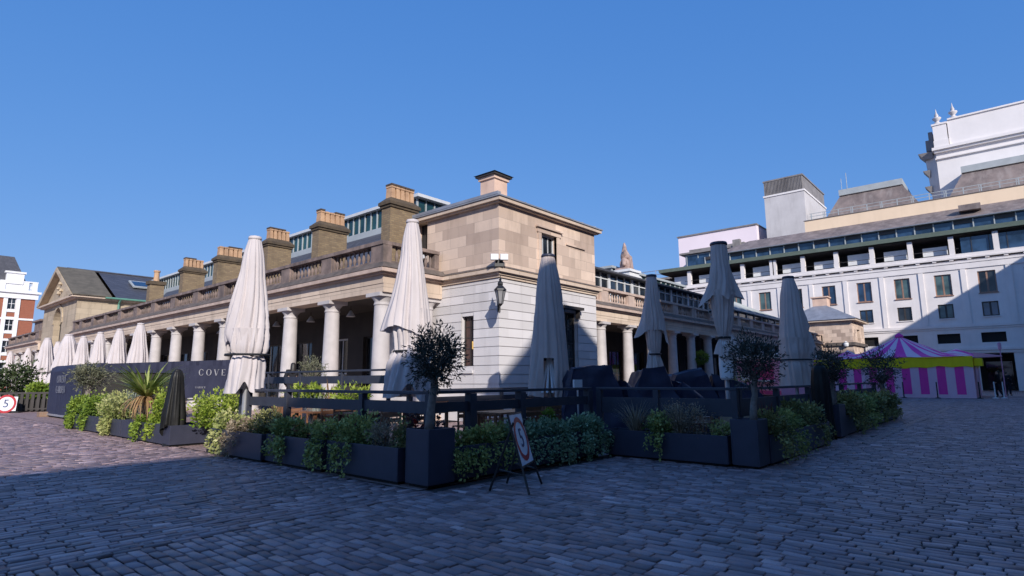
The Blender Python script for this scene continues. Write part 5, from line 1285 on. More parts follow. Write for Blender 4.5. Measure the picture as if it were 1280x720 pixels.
# ------------------------------------------------------------------ closed parasols
def canopy(layers, mat, parent, nf=8, seed=0, name='canopy', straps=()):
    r_ = np.random.default_rng(seed); SEG = 96
    th = np.linspace(0, 2*PI, SEG, endpoint=False)
    objs = []
    for li, ly in enumerate(layers):
        prof = ly['prof']; zs = np.array([p[0] for p in prof]); Rs = np.array([p[1] for p in prof])
        hem = np.zeros(SEG)
        for a_, w_, dz in ly.get('hem', []):
            d = np.angle(np.exp(1j*(th-a_))); hem += dz*np.exp(-(d/w_)**2)
        bul = np.zeros(SEG)
        for a_, w_, dr in ly.get('flare', []):
            d = np.angle(np.exp(1j*(th-a_))); bul += dr*np.exp(-(d/w_)**2)
        ph = r_.uniform(0, 2*PI); amp = ly.get('amp', .16)
        fold = .45*np.abs(np.sin(nf*th/2+ph)) + .42*np.sin(nf*2*th+ph*1.7+.5*np.sin(3*th+ph)) + .28*np.sin(nf*3.0*th+r_.uniform(0,6)+.6*np.sin(2*th))
        fold2 = fold + .25*np.sin(5*th+r_.uniform(0,6)) + .12*r_.normal(0,1,SEG)
        NZ = 30; V = []
        z1 = zs[0]; z0 = zs[-1]
        tw = r_.uniform(-.35,.35); pb = r_.uniform(0,6,4); F0, F2 = fold, fold2
        for i in range(NZ+1):
            s = i/NZ
            sh = (th + tw*s + .10*np.sin(5*s+pb[0])) % (2*PI)
            fold = np.interp(sh, th, F0, period=2*PI); fold2 = np.interp(sh, th, F2, period=2*PI)
            blg = 1 + .055*np.sin(2*th+4.2*s+pb[1])*s + .05*np.sin(3*th-6*s+pb[2])*s + .03*np.sin(5*th+9*s+pb[3])*s
            zz = z1 + (z0+hem-z1)*s
            R = np.interp(-(z1+(z0-z1)*s), -zs, Rs)*(1-.22*min(1, s*3))
            a = amp*(.35+.65*min(1, s*2.2))
            zq = z1+(z0-z1)*s; pinch = 1.0
            for zs_ in straps: pinch -= .16*math.exp(-((zq-zs_)/.10)**2)
            rr = R*blg*pinch*(1 + a*((1-s*.6)*fold+s*.6*fold2 - .25)) + bul*s**3
            V += [(rr[k]*math.cos(th[k]), rr[k]*math.sin(th[k]), zz[k]) for k in range(SEG)]
        mb = MB(); mb.v = V
        for i in range(NZ):
            for k in range(SEG):
                if ly.get('slit') is not None:
                    d = abs(math.atan2(math.sin(th[k]-ly['slit'][0]), math.cos(th[k]-ly['slit'][0])))
                    if d < ly['slit'][1]*(1 - (1-i/NZ)*0) and i/NZ > ly['slit'][2]: continue
                k2 = (k+1) % SEG; mb.f.append((i*SEG+k, i*SEG+k2, (i+1)*SEG+k2, (i+1)*SEG+k)); mb.m.append(0)
        o = mb.build(name if li == 0 else 'inner_fold', mat, parent, True); objs.append(o)
    return objs
def toward(cam_rel):   # angle of a direction given relative to the camera's view : 0 = towards camera, +90 = picture right
    # camera heading YAW ; direction to camera = YAW + pi
    return YAW + PI + math.radians(cam_rel)
def parasol(label, x, y, ztop, layers, mat, seed, strap=None, base=True, pole_r=.045, slit=None, rz_=0, grp='closed parasols on the terrace', housing=False):
    t = thing('closed_parasol', label, 'parasol', (x,y,0), rz_, grp)
    canopy(layers, mat, t, 8, seed, straps=[q[0] for q in (strap or [])])
    mb = MB(); mb.tube([(0,0,.05),(0,0,ztop-.03)], pole_r, 10); mb.build('pole', M['steel'], t)
    mb = MB(); R = layers[0]['prof'][0][1]
    mb.lathe(0,0,[(R*1.1,ztop-.035),(R*1.16,ztop-.01),(R*1.05,ztop+.03),(.04,ztop+.05)],18); mb.build('top_cap', mat if mat is M['cream_cloth'] else M['navy_metal'], t, True)
    for z, r_ in (strap or []):
        r_ *= .80
        mb = MB(); mb.lathe(0,0,[(r_,z-.022),(r_+.012,z),(r_,z+.022)],24,cap=False); mb.build('strap', M['strap'], t)
    if base:
        mb = MB(); mb.box(-.45,.45,-.45,.45,0,.07); mb.lathe(0,0,[(.12,.07),(.10,.3),(.06,.32)],12); mb.build('base', M['black_metal'], t)
    if housing:
        mb = MB(); mb.lathe(0,0,[(.10,1.28),(.13,1.32),(.14,1.6),(.12,2.0),(.10,2.1)],14); mb.lathe(.12,-.05,[(.04,1.6),(.05,1.62),(.05,1.7),(.02,1.72)],10); mb.build('crank_housing', M['white_paint'], t)
    return t
T = toward
parasol('cream parasol at left, standing before the lettered windbreak', 5.13, 11.16, 4.1, [
    dict(prof=[(4.08,.11),(3.75,.20),(3.3,.28),(2.7,.37),(2.2,.43),(1.82,.46)], amp=.20, hem=[(T(-60),.35,.30),(T(60),.5,-.05)], flare=[(T(-70),.4,.10)]),
    dict(prof=[(2.3,.34),(1.8,.38),(1.4,.40),(1.08,.42)], amp=.14, hem=[(T(20),.25,.22),(T(90),.4,.1)])], M['cream_cloth'], 3, [(1.80,.50)])
parasol('cream parasol behind the nearest olive tree, left of the pavilion window', 6.80, 8.36, 4.26, [
    # slightly taller than the others

    dict(prof=[(4.24,.105),(3.95,.18),(3.4,.28),(2.9,.37),(2.42,.46),(2.18,.50)], amp=.20, hem=[(T(-35),.5,.10),(T(70),.5,-.55),(T(180),.8,-.2)], flare=[(T(-80),.4,.06)]),
    dict(prof=[(2.6,.30),(2.15,.38),(1.95,.36),(1.6,.47),(1.0,.56)], amp=.22, hem=[(T(10),.3,.25),(T(-60),.4,.0),(T(60),.4,-.2)])], M['cream_cloth'], 11, [(1.82,.37)])
ps3 = parasol('grey parasol in shade in front of the pavilion\'s right face, open slit at its foot', 10.37, 7.88, 4.1, [
    dict(prof=[(4.08,.14),(3.7,.24),(3.2,.35),(2.7,.42),(2.0,.50),(1.4,.56),(.92,.60)], amp=.15, slit=(T(-8),.26,.70), hem=[(T(60),.5,-.16),(T(-60),.5,.05)])], M['grey_cloth'], 23, [])
for k, (a0, a1) in enumerate(((-26,-18),(-12,-9),(4,1),(14,9))):
    mb = MB(); A0, A1 = T(a0), T(a1); mb.tube([(.10*math.cos(A1),.10*math.sin(A1),1.85),(.44*math.cos(A0),.44*math.sin(A0),1.02)], .028, 6); mb.build('strut', M['white_paint'], ps3)
mb = MB(); mb.lathe(0,0,[(.13,1.72),(.15,1.78),(.15,1.9),(.08,1.95)],14); mb.build('hub', M['black_metal'], ps3)
parasol('grey parasol among the tarpaulins, right of the pavilion corner', 14.36, 7.37, 4.1, [
    dict(prof=[(4.08,.13),(3.6,.22),(3.1,.30),(2.75,.33),(2.6,.34)], amp=.2, hem=[(T(75),.35,-.42),(T(-85),.35,-.2)], flare=[(T(-85),.32,.22),(T(80),.3,.14)]),
    dict(prof=[(2.8,.25),(2.3,.24),(1.96,.19),(1.7,.25),(1.3,.33)], amp=.2, hem=[(T(-70),.3,.25),(T(40),.3,-.15)])], M['grey_cloth'], 31, [(1.96,.22)])
parasol('grey parasol with flared corners and a bare pale pole, before the second olive tree', 11.84, 4.50, 4.1, [
    dict(prof=[(4.08,.155),(3.7,.22),(3.3,.28),(3.0,.31)], amp=.2, hem=[(T(88),.30,-.10),(T(-88),.30,-.26),(T(0),.25,-.12)], flare=[(T(-88),.32,.24),(T(90),.32,.26),(T(0),.3,.10),(T(180),.3,.2)]),
    dict(prof=[(3.1,.26),(2.6,.25),(2.3,.19),(2.13,.15),(1.95,.22),(1.8,.26)], amp=.22, hem=[(T(-30),.4,-.15),(T(60),.3,.15)], flare=[(T(60),.5,.1)])], M['grey_cloth'], 43, [(2.13,.175)], housing=True)
parasol('grey parasol rightmost, in front of the stone end pavilion', 17.22, 4.64, 4.1, [
    dict(prof=[(4.08,.14),(3.6,.26),(3.0,.36),(2.4,.44),(1.8,.50),(1.1,.50)], amp=.16, hem=[(T(80),.4,1.05)], flare=[(T(85),.35,.22)]),
    dict(prof=[(2.4,.38),(1.8,.42),(1.08,.46)], amp=.14)], M['grey_cloth'], 57, [(1.80,.54)])
far0 = None
farlab = ['nearest of the far cream parasols by the left colonnade, beside a shaded column','second cream parasol along the left colonnade','third cream parasol along the left colonnade, shaded at its foot','fourth cream parasol along the left colonnade','wide grey-white parasol under the arched gable','cream parasol just left of the wide grey-white one','tall cream parasol behind the lettered box','cream parasol by the dark doorway at far left','small cream parasol farthest left behind the shrubs']
for i, (x, y) in enumerate(((8.95,30.41),(9.22,34.41),(9.13,37.36),(9.29,41.32),(8.78,42.3),(9.47,48.26),(8.2,44.5),(9.74,58.93),(9.74,66.02))):
    if far0 is None:
        far0 = parasol(farlab[0], x, y, 3.95, [dict(prof=[(3.93,.13),(3.5,.26),(3.0,.36),(2.4,.48),(1.7,.58),(1.25,.62)], amp=.24, hem=[(.5,.6,.25),(3.5,.6,-.2)], flare=[(2.2,.5,.12)])], M['cream_cloth'], 71, [(1.9,.60)], grp='far parasols along the left colonnade')
        o = far0
    else:
        o = copy_tree(far0); o['label'] = farlab[i]
    o.location = (x, y, 0); o.rotation_euler = (0,0,i*1.3)
    if i == 4: o.scale = (1.5,1.5,1.03)
    if i == 6: o.scale = (1.15,1.15,1.0)

# ------------------------------------------------------------------ tarpaulins over stacked furniture
def crumple(name, bot, top, parent, seed):
    """a sheet pulled tight over a stack : faceted hull with small creases"""
    bm = bmesh.new()
    for p in bot: bm.verts.new((p[0], p[1], .02))
    for p in top: bm.verts.new((p[0], p[1], p[2]*.91))
    bmesh.ops.convex_hull(bm, input=bm.verts[:])
    for q in [v for v in bm.verts if not v.link_faces]: bm.verts.remove(q)
    for it in range(5):
        ee = [e for e in bm.edges if e.calc_length() > .13]
        if not ee: break
        bmesh.ops.subdivide_edges(bm, edges=ee, cuts=1, use_grid_fill=True)
        bmesh.ops.triangulate(bm, faces=bm.faces[:])
    bm.normal_update(); r_ = np.random.default_rng(seed); ph = r_.uniform(0, 6, 8); k = r_.uniform(3, 7, (4,3))
    for v in bm.verts:
        c = v.co; f_ = 0
        for q in range(4): f_ += (.5-abs(math.sin(c.x*k[q,0]+c.y*k[q,1]+c.z*k[q,2]*.6+ph[q]+.8*math.sin(c.z*3+ph[q+4]))))*.04
        f_ += (.5-abs(math.sin((c.x-c.y)*9+ph[5])))*.03*max(0, 1-c.z/1.3)
        v.co += v.normal*f_ + Vector((0,0,-.05*max(0, math.sin(c.x*4+ph[6]))*max(0, math.sin(c.y*4+ph[7])) if c.z > .5 else 0))
    me = bpy.data.meshes.new(name); bm.to_mesh(me); bm.free(); me.materials.append(M['tarp'])
    me.polygons.foreach_set('use_smooth', [True]*len(me.polygons))
    try: me.set_sharp_from_angle(angle=math.radians(24))
    except Exception: pass
    o = bpy.data.objects.new(name, me); COL.objects.link(o); o.parent = parent; return o
def tarp(label, x, y, hulls, seed):
    t = thing('tarpaulin', label, 'tarpaulin', (x,y,0), 0, 'navy tarpaulins over stacked furniture')
    for i, (b, tp) in enumerate(hulls): crumple('sheet' if i == 0 else 'sheet_fold', b, tp, t, seed+i)
    return t
tarp('navy tarpaulin sheet nearest the pavilion, flat-topped on the left', 10.4, 6.8, [
    ([(-.85,.35),(.35,-.95),(1.3,-.1),(.2,1.15)], [(-.52,.12,1.72),(.02,-.48,1.76),(.72,.12,1.70),(.12,.8,1.66),(-.2,-.2,1.79)]),
    ([(.1,-.9),(.75,-1.25),(1.7,-.3),(1.0,.4)], [(.3,-.62,1.42),(.62,-.85,1.05),(1.2,-.1,1.15),(.75,.1,1.38)])], 5)
tarp('navy tarpaulin in the middle, behind the parasol that stands among them', 13.3, 6.9, [
    ([(-.7,.5),(.5,-.8),(1.5,.2),(.3,1.4)], [(-.1,.2,1.72),(.28,-.2,1.80),(.8,.2,1.74),(.3,.8,1.62)]),
    ([(.2,-.6),(1.0,-1.2),(2.1,-.2),(1.2,.6)], [(.6,-.5,1.36),(1.05,-.75,1.10),(1.5,-.1,1.20),(1.0,.2,1.42)])], 16)
tarp('navy tarpaulin on the right with a low sloping ridge', 16.0, 7.0, [
    ([(-1.1,.7),(.3,-.9),(1.2,.1),(-.1,1.5)], [(-.5,.3,1.60),(.05,-.25,1.78),(.5,.1,1.70),(-.1,.8,1.55)]),
    ([(.2,-.8),(1.6,-1.9),(2.6,-.9),(1.0,.3)], [(.3,-.35,1.62),(1.3,-1.35,1.12),(1.9,-.9,1.10),(.8,-.1,1.45)])], 28)

# ------------------------------------------------------------------ covered shapes
def cover(label, x, y, prof, seed, sq=1.0, rot=0, amp=.10):
    t = thing('covered_stand', label, 'covered stand', (x,y,0), rot)
    r_ = np.random.default_rng(seed); SEG = 60; mb = MB(); V = []; nz = 34
    zs = np.array([p[0] for p in prof]); Rs = np.array([p[1] for p in prof]); ph = r_.uniform(0,6,4)
    for i in range(nz+1):
        s = i/nz; z = zs[0]+(zs[-1]-zs[0])*s; R = np.interp(-z, -zs, Rs)
        for k in range(SEG):
            a = 2*PI*k/SEG; f_ = amp*(.3+s)*(.6*math.sin(7*a+ph[0]+z*.8)+.45*math.sin(12*a+ph[1]-z)+.25*math.sin(19*a+ph[2]))
            rr = R*(1+f_); zz = z + (.09*math.sin(3*a+ph[3]) + .05*math.sin(7*a) if i == nz else 0)
            V.append((rr*math.cos(a), rr*sq*math.sin(a), zz))
    mb.v = V
    for i in range(nz):
        for k in range(SEG): k2 = (k+1) % SEG; mb.f.append((i*SEG+k,i*SEG+k2,(i+1)*SEG+k2,(i+1)*SEG+k)); mb.m.append(0)
    mb.f.append(tuple(range(SEG))); mb.m.append(0)
    mb.build('sheet', M['black_sheet'], t, True)
    mb = MB(); mb.tube([(0,0,.05),(0,0,zs[0]-.05)], .04, 8); mb.lathe(0,0,[(.18,0),(.18,.05)],14); mb.build('stand', M['black_metal'], t)
    return t
cv = cover('black plastic sheet wrapped over a stand at the gap in the left planters', 4.72, 13.42, [(1.56,.04),(1.53,.08),(1.42,.12),(1.0,.165),(.6,.205),(.34,.21)], 3, .9, 0, .17)
cover('tall black covered shape standing in front of the tent, beside the olive', 14.1, 3.32, [(1.60,.05),(1.57,.12),(1.48,.17),(1.2,.20),(.5,.22),(.03,.25)], 4, .9, 0, .09)

# ------------------------------------------------------------------ tables and chairs on the terrace
def table(label, x, y, rot):
    t = thing('wooden_table', label, 'table', (x,y,0), rot, 'wooden tables on the terrace')
    mb = MB()
    for k in range(6): mb.box(-.6,.6,-.36+k*.122,-.36+k*.122+.108,.71,.74)
    mb.build('table_top', M['wood'], t)
    for sx_ in (-1,1):
        for sy_ in (-1,1):
            mb = MB(); mb.box(sx_*.52-.025,sx_*.52+.025,sy_*.28-.025,sy_*.28+.025,0,.708); mb.build('leg', M['wood'], t)
    return t
def chair(label, x, y, rot):
    t = thing('wooden_chair', label, 'chair', (x,y,0), rot, 'wooden chairs on the terrace')
    mb = MB()
    for k in range(5): mb.box(-.2+k*.082,-.2+k*.082+.07,-.2,.2,.43,.45)
    mb.build('seat', M['wood'], t)
    mb = MB()
    for k in range(3): mb.box(-.2,.2,.205,.225,.60+k*.09,.67+k*.09)
    mb.build('backrest', M['wood'], t)
    for sx_ in (-1,1):
        mb = MB(); mb.box(sx_*.19-.015,sx_*.19+.015,-.2,-.17,0,.428); mb.build('leg', M['wood'], t)
        mb = MB(); mb.box(sx_*.205-.012,sx_*.205+.012,.17,.2,0,.86); mb.build('leg', M['wood'], t)
    return t
t0 = None; c0 = None
tabs = [(6.5,9.0,.1,'wooden table behind the sunny fence, by the cream parasol'),(6.4,10.3,.1,'wooden table behind the sunny fence\'s left end'),(8.2,7.2,0,'wooden table behind the nearest olive tree trunk'),(9.9,8.4,.2,'wooden table below the pavilion window'),(8.3,8.7,0,'wooden table in the middle of the terrace'),(11.4,8.6,.2,'wooden table left of the first tarpaulin'),(11.6,5.6,.1,'wooden table right of the flared grey parasol'),(12.8,5.0,0,'wooden table behind the second olive tree')]
for i, (x, y, r_, lab) in enumerate(tabs):
    if t0 is None: t0 = table(lab, x, y, r_); o = t0
    else: o = copy_tree(t0); o['label'] = lab
    o.location = (x,y,0); o.rotation_euler = (0,0,r_)
    for j, (dx, dy, rr) in enumerate(((-.3,-.62,PI),(.3,-.62,PI),(-.3,.62,0),(.3,.62,0))):
        cl = lab.replace('wooden table', ['left near chair at the table','right near chair at the table','left far chair at the table','right far chair at the table'][j])
        ca, sa = math.cos(r_), math.sin(r_)
        if c0 is None: c0 = chair(cl, 0, 0, 0); c_ = c0
        else: c_ = copy_tree(c0); c_['label'] = cl
        c_.location = (x+dx*ca-dy*sa, y+dx*sa+dy*ca, 0); c_.rotation_euler = (0,0,rr+r_+random.uniform(-.15,.15))
bx = MB(); bx.box(-.75,.75,-.3,.3,0,.42); bx.box(-.78,.78,-.33,.33,.42,.47); bx.box(-.7,.7,.28,.33,.47,.9)
for k in range(6): bx.box(-.74+k*.25,-.52+k*.25,.26,.28,.5,.86)
o = tag(bx.build('bench_seat', M['pale_wood'], None, False, .01), 'pale wooden bench with low back behind the brown grasses', 'bench'); o.scale = (.6,.6,.8); o.location = (11.6,4.1,0); o.rotation_euler = (0,0,1.5)
bn = thing('menu_stand', 'small white and blue menu stand by the pavilion foot', 'menu stand', (9.8,6.75,0))
mb = MB(); mb.box(-.14,.14,-.02,.02,1.12,1.30); mb.build('menu_board', M['white_paint'], bn)
mb = MB(); mb.tube([(0,0,0),(0,0,1.12)], .02, 8); mb.lathe(0,0,[(.16,0),(.15,.03)],12); mb.build('stand', M['steel'], bn)

# ------------------------------------------------------------------ round speed signs
def sign_face(parent, w, h, ox, seg=40):
    """panel in the local x,z plane, facing -y"""
    mb = MB(); mb.box(-w/2,w/2,0,.012,0,h); mb.build('panel', M['sign_white'], parent)
    mb = MB(); R, r_ = w*.475, w*.365; c = h/2
    for k in range(seg):
        a0, a1 = 2*PI*k/seg, 2*PI*(k+1)/seg
        mb.quad((R*math.cos(a0),-.003,c+R*math.sin(a0)),(R*math.cos(a1),-.003,c+R*math.sin(a1)),(r_*math.cos(a1),-.003,c+r_*math.sin(a1)),(r_*math.cos(a0),-.003,c+r_*math.sin(a0)))
    mb.build('red_ring', M['sign_red'], parent)
    lettering('5', w*.58, parent, (0,-.004,c), (PI/2,0,0), M['sign_blue'], 'numeral')
sg = thing('speed_sign', 'round red-ringed speed sign on a leaning white panel in front of the ivy', 'road sign', (5.62,4.63,0), math.atan2(.424,.902))
pn = empty('sign_board', (0.02,0,.30)); pn.parent = sg; pn.rotation_euler = (-.27,0,0)
sign_face(pn, .56, .60, 0)
mb = MB(); mb.box(-.30,-.285,-.005,.02,-.02,.62); mb.box(.285,.30,-.005,.02,-.02,.62); mb.box(-.30,.30,-.005,.02,.605,.62); mb.box(-.30,.30,-.005,.02,-.02,-.005); mb.build('panel_frame', M['black_metal'], pn)
for pts in ([(-.27,.0,.30),(-.33,-.10,.0)],[(.27,.0,.30),(.40,-.08,.0)],[(-.27,.10,.80),(-.20,.42,0)],[(.27,.10,.80),(.33,.36,0)]):
    mb = MB(); mb.tube(pts, .014, 6); mb.build('leg', M['black_metal'], sg)
mb = MB(); mb.tube([(-.29,-.03,.2),(-.24,.28,.25)], .01, 5); mb.build('brace', M['black_metal'], sg); mb = MB(); mb.tube([(.31,-.02,.2),(.3,.24,.25)], .01, 5); mb.build('brace', M['black_metal'], sg)
s2 = thing('speed_sign', 'round speed sign on a white panel at the far left edge of the piazza', 'road sign', (5.02,33.8,0), YAW-PI/2+.18)
pn = empty('sign_board', (0,0,.08)); pn.parent = s2; pn.rotation_euler = (-.12,0,0)
sign_face(pn, .84, .62, 0)
mb = MB(); mb.box(-.42,-.36,.1,.16,0,.5); mb.box(.36,.42,.1,.16,0,.5); mb.box(-.5,.5,.05,.4,0,.06); mb.build('stand', M['black_metal'], s2)
lb = thing('low_barrier', 'low dark slatted barrier left of the lettered canvas box', 'barrier', (5.75,34.2,0), -.6)
mb = MB()
for k in range(16): mb.box(-1.7+k*.215,-1.58+k*.215,-.02,.02,.05,.82)
mb.box(-1.75,1.75,-.03,.03,.8,.88); mb.box(-1.75,1.75,-.03,.03,.1,.16); mb.build('slats', M['dark_frame'], lb)
mb = MB(); mb.box(-1.75,1.75,.1,.6,0,.55); mb.build('trough', M['interior'], lb)

# ------------------------------------------------------------------ lantern, floodlights, cameras, pendants
ln = thing('wall_lantern', 'black iron lantern on the corner of the pavilion', 'lantern', (PX0,PY0,3.45), math.radians(225))
D_ = .84
mb = MB(); mb.tube([(.03,0,.35),(.25,0,.28),(.5,0,.30),(D_,0,.42)], .018, 7); mb.tube([(.03,0,.02),(.2,0,.1),(.45,0,.27)], .014, 6); mb.box(0.005,.03,-.05,.05,-.05,.45); mb.build('bracket', M['black_metal'], ln)
hx = lambda r_, z: [(D_+r_*math.cos(PI*k/3+.5), r_*math.sin(PI*k/3+.5), z) for k in range(6)]
mb = MB(); mb.hexa(hx(.075,.10), hx(.155,.50)); mb.build('glass_body', M['lantern_glass'], ln)
mb = MB()
for k in range(6):
    mb.tube([hx(.078,.10)[k], hx(.160,.50)[k]], .009, 5)
mb.hexa(hx(.19,.50), hx(.18,.54)); mb.hexa(hx(.175,.541), hx(.07,.66)); mb.lathe(D_,0,[(.07,.66),(.085,.68),(.08,.74),(.03,.80),(.045,.83),(.02,.87),(.006,.97)],10); mb.lathe(D_,0,[(.01,.02),(.05,.06),(.08,.10)],8); mb.build('lantern_frame', M['black_metal'], ln)
fl = thing('floodlight_pair', 'pair of white box lights on a black bracket on the pavilion corner ledge', 'light', (PX0-.12,PY0-.12,4.80), math.radians(225))
mb = MB(); mb.tube([(0,0,0),(0,0,.22)], .04, 8); mb.box(-.06,.06,-.12,.12,.10,.2); mb.box(-.08,.10,-.14,.14,.0,.10); mb.build('bracket', M['black_metal'], fl)
for s_ in (-1,1):
    mb = MB(); mb.hexa([(.02,s_*.03,.20),(.26,s_*.03,.18),(.26,s_*.27,.18),(.02,s_*.27,.20)],[(.02,s_*.03,.42),(.26,s_*.03,.36),(.26,s_*.27,.36),(.02,s_*.27,.42)]); mb.build('lamp_head', M['white_paint'], fl, bevel=.01)
cc = thing('security_camera', 'white security camera on the balustrade of the right colonnade', 'camera', (36.5,14.75,5.55), 0)
mb = MB(); mb.box(-.35,.35,-.35,-.1,-.1,.12); mb.tube([(.25,-.2,-.1),(.25,-.1,-.3),(.25,.0,-.3)], .05, 6); mb.build('housing', M['white_paint'], cc)
mb = MB(); mb.box(-.40,-.351,-.3,-.14,-.07,.08); mb.build('lens', M['black_metal'], cc)
c2_ = thing('security_camera', 'small round white security camera on the end pavilion beside the tent', 'camera', (FX0-.2,FY0+.6,4.6), 0)
mb = MB(); mb.lathe(0,0,[(.05,-.25),(.2,-.2),(.24,0),(.22,.15)],12); mb.build('dome', M['white_paint'], c2_); mb = MB(); mb.box(0,.2,-.08,.08,.15,.3); mb.build('bracket', M['white_paint'], c2_)
pnd = None
for i, y in enumerate((18.9, 21.75, 24.6, 30.4)):
    if pnd is None:
        pnd = thing('pendant_lamp', 'white cone pendant lamp between the two sunlit columns nearest the pavilion', 'lamp', (12.5,y,3.7), 0, 'pendant lamps under the left colonnade')
        mb = MB(); mb.lathe(0,0,[(.17,0),(.14,.06),(.04,.22),(.02,.24)],16); mb.build('shade', M['white_paint'], pnd)
        mb = MB(); mb.tube([(0,0,.24),(0,0,.40)], .01, 5); mb.build('cord', M['black_metal'], pnd)
    else:
        o = copy_tree(pnd); o.location = (12.5,y,3.7); o['label'] = ['','white pendant lamp behind the left cream parasol','white pendant lamp third along the left colonnade','white pendant lamp farthest along the left colonnade'][i]

# ------------------------------------------------------------------ statue and people
def skin_body(name, verts, edges, rad, mat, parent, sub=2):
    me = bpy.data.meshes.new(name+'_s'); me.from_pydata(verts, edges, []); o = bpy.data.objects.new(name+'_s', me); COL.objects.link(o)
    sk = o.modifiers.new('s','SKIN'); sv = me.skin_vertices[0].data
    for i, r_ in enumerate(rad): sv[i].radius = (r_, r_) if not hasattr(r_,'__len__') else r_
    sv[0].use_root = True; sk.use_smooth_shade = True
    su = o.modifiers.new('u','SUBSURF'); su.levels = sub; su.render_levels = sub
    bpy.context.view_layer.update()
    m2 = bpy.data.meshes.new_from_object(o.evaluated_get(bpy.context.evaluated_depsgraph_get()))
    bpy.data.objects.remove(o); m2.name = name; m2.materials.clear(); m2.materials.append(mat)
    r_ = bpy.data.objects.new(name, m2); COL.objects.link(r_)
    if parent is not None: r_.parent = parent
    return r_
st = thing('statue', 'weathered stone statue group on a white plinth above the colonnade roof', 'statue', (31.7,17.95,8.0))
V = [(0,0,.55),(0,.1,.95),(.05,.12,1.3),(-.02,.05,1.55),(-.18,-.05,1.62),(-.25,.0,.7),(-.35,-.05,.25),(.25,.05,.6),(.35,.1,.2),(-.3,-.1,1.15),(-.42,-.2,1.35),(.32,-.05,1.05),(.3,-.2,.7),(.02,.1,1.85),(0,.3,.2),(.0,.1,.05)]
E_ = [(0,1),(1,2),(2,3),(3,4),(0,5),(5,6),(0,7),(7,8),(1,9),(9,10),(1,11),(11,12),(3,13),(0,14),(0,15)]
skin_body('figure', V, E_, [.30,.27,.17,.14,.08,.17,.13,.17,.14,.10,.07,.10,.08,.04,.15,.3], M['statue_stone'], st)
mb = MB(); mb.box(-.5,.5,-.35,.5,0,.14); mb.hexa([(.1,-.3,.15),(.5,-.25,.15),(.5,-.12,.15),(.1,-.17,.15)],[(.05,-.2,1.0),(.5,-.15,1.0),(.5,-.05,1.0),(.05,-.08,1.0)]); mb.build('shield_base', M['statue_stone'], st)

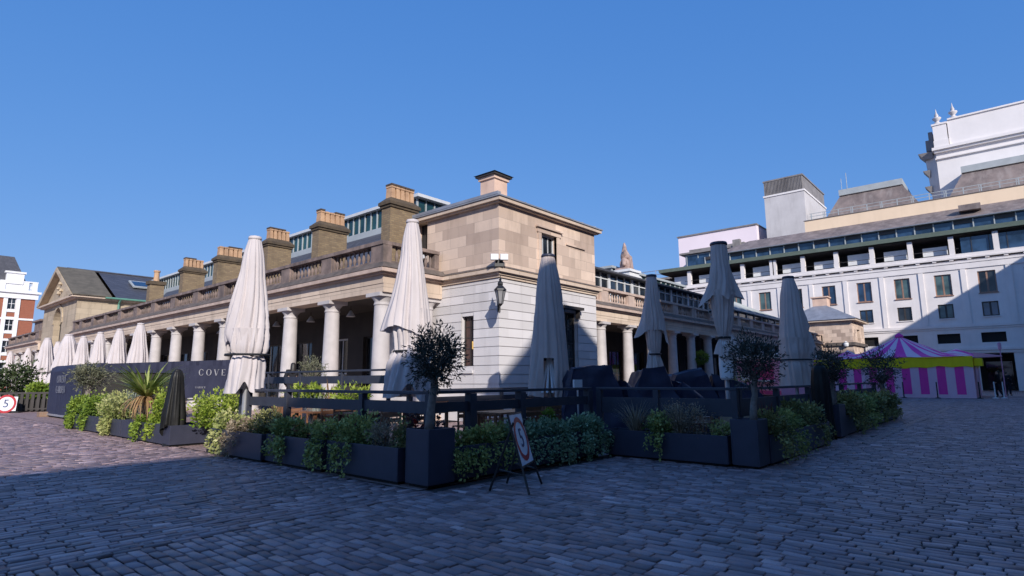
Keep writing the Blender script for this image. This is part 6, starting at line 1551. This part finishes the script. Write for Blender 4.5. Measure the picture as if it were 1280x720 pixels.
def person(label, pos, rot, H=1.72, pose='walk', longhair=False):
    t = thing('person', label, 'person', pos, rot)
    k = H/1.72
    sw = .16 if pose == 'walk' else .03
    J = {'pel':(0,0,.92),'wai':(0,.01,1.08),'che':(0,0,1.30),'nec':(0,0,1.46),'hd0':(0,.01,1.56),'hd1':(0,.015,1.66),
         'lh':(-.10,0,.88),'lk':(-.11,-sw*.9,.49),'la':(-.11,-sw*.3,.09),'lt':(-.11,-sw*.3-.16,.04),
         'rh':(.10,0,.88),'rk':(.11,sw*.2,.48),'ra':(.11,sw*1.2,.10),'rt':(.11,sw*1.2-.15,.03),
         'ls':(-.18,0,1.40),'le':(-.24,.06,1.12),'lw':(-.22,-.10,.90),'lf':(-.21,-.16,.83),
         'rs':(.18,0,1.40),'re':(.24,.05,1.12),'rw':(.20,-.12,.96),'rf':(.19,-.18,.90)}
    K = list(J); V = [tuple(c*k for c in J[q]) for q in K]; ix = {q:i for i, q in enumerate(K)}
    ed = [('pel','wai'),('wai','che'),('che','nec'),('nec','hd0'),('hd0','hd1'),('pel','lh'),('lh','lk'),('lk','la'),('la','lt'),('pel','rh'),('rh','rk'),('rk','ra'),('ra','rt'),('che','ls'),('ls','le'),('le','lw'),('lw','lf'),('che','rs'),('rs','re'),('re','rw'),('rw','rf')]
    R = {'pel':.13,'wai':.12,'che':.145,'nec':.06,'hd0':.085,'hd1':.088,'lh':.085,'lk':.06,'la':.042,'lt':.035,'rh':.085,'rk':.06,'ra':.042,'rt':.035,'ls':.06,'le':.045,'lw':.034,'lf':.03,'rs':.06,'re':.045,'rw':.034,'rf':.03}
    skin_body('body', V, [(ix[a],ix[b]) for a,b in ed], [R[q]*k for q in K], M['skin'], t)
    def sub(nm, keys, es, grow, mat, over={}):
        kk = {q:i for i,q in enumerate(keys)}
        skin_body(nm, [tuple(c*k for c in over.get(q, J[q])) for q in keys], [(kk[a],kk[b]) for a,b in es], [(R[q]+grow)*k for q in keys], mat, t)
    sub('coat', ['wai','che','nec','pel','lh','rh','ls','le','lw','rs','re','rw'], [('wai','che'),('che','nec'),('wai','pel'),('pel','lh'),('pel','rh'),('che','ls'),('ls','le'),('le','lw'),('che','rs'),('rs','re'),('re','rw')], .028, M['coat'], {'lh':(-.11,0,.72),'rh':(.11,0,.72)})
    sub('trousers', ['pel','lh','lk','la','rh','rk','ra'], [('pel','lh'),('lh','lk'),('lk','la'),('pel','rh'),('rh','rk'),('rk','ra')], .018, M['trousers'])
    for q, q2 in (('la','lt'),('ra','rt')): sub('shoe', [q,q2], [(q,q2)], .014, M['black_metal'], {q:(J[q][0],J[q][1],.055), q2:(J[q2][0],J[q2][1],.045)})
    hv = [(0,.03,1.69),(0,.075,1.62)] + ([(0,.10,1.48),(0,.11,1.30)] if longhair else [(0,.08,1.54)])
    skin_body('hair', [tuple(c*k for c in v) for v in hv], [(i,i+1) for i in range(len(hv)-1)], [.085*k,.09*k]+([.10*k,.09*k] if longhair else [.06*k]), M['hair'], t)
    f_ = MB()
    for s_ in (-1,1): f_.lathe(s_*.03*k, -.062*k, [(.001,1.615*k),(.011*k,1.622*k),(.001,1.63*k)], 8)
    f_.build('eyes', M['hair'], t)
    return t
person('person in dark clothes walking past the right end of the striped tent', (49.3,1.15,0), math.radians(190), 1.74)
person('second person in dark coat at the arcade behind the tent entrance', (55.0,.75,0), math.radians(60), 1.70, 'stand')
person('person with long dark hair seen from behind against a sunlit column', (10.1,18.55,.22), math.radians(151), 1.72, 'stand', True)
stp = MB(); stp.box(-.8,.8,-.8,.8,0,.22); o = tag(stp.build('timber_step', M['navy_wood']), 'low timber platform where the long-haired person stands', 'platform'); o.location = (10.1,18.55,0)
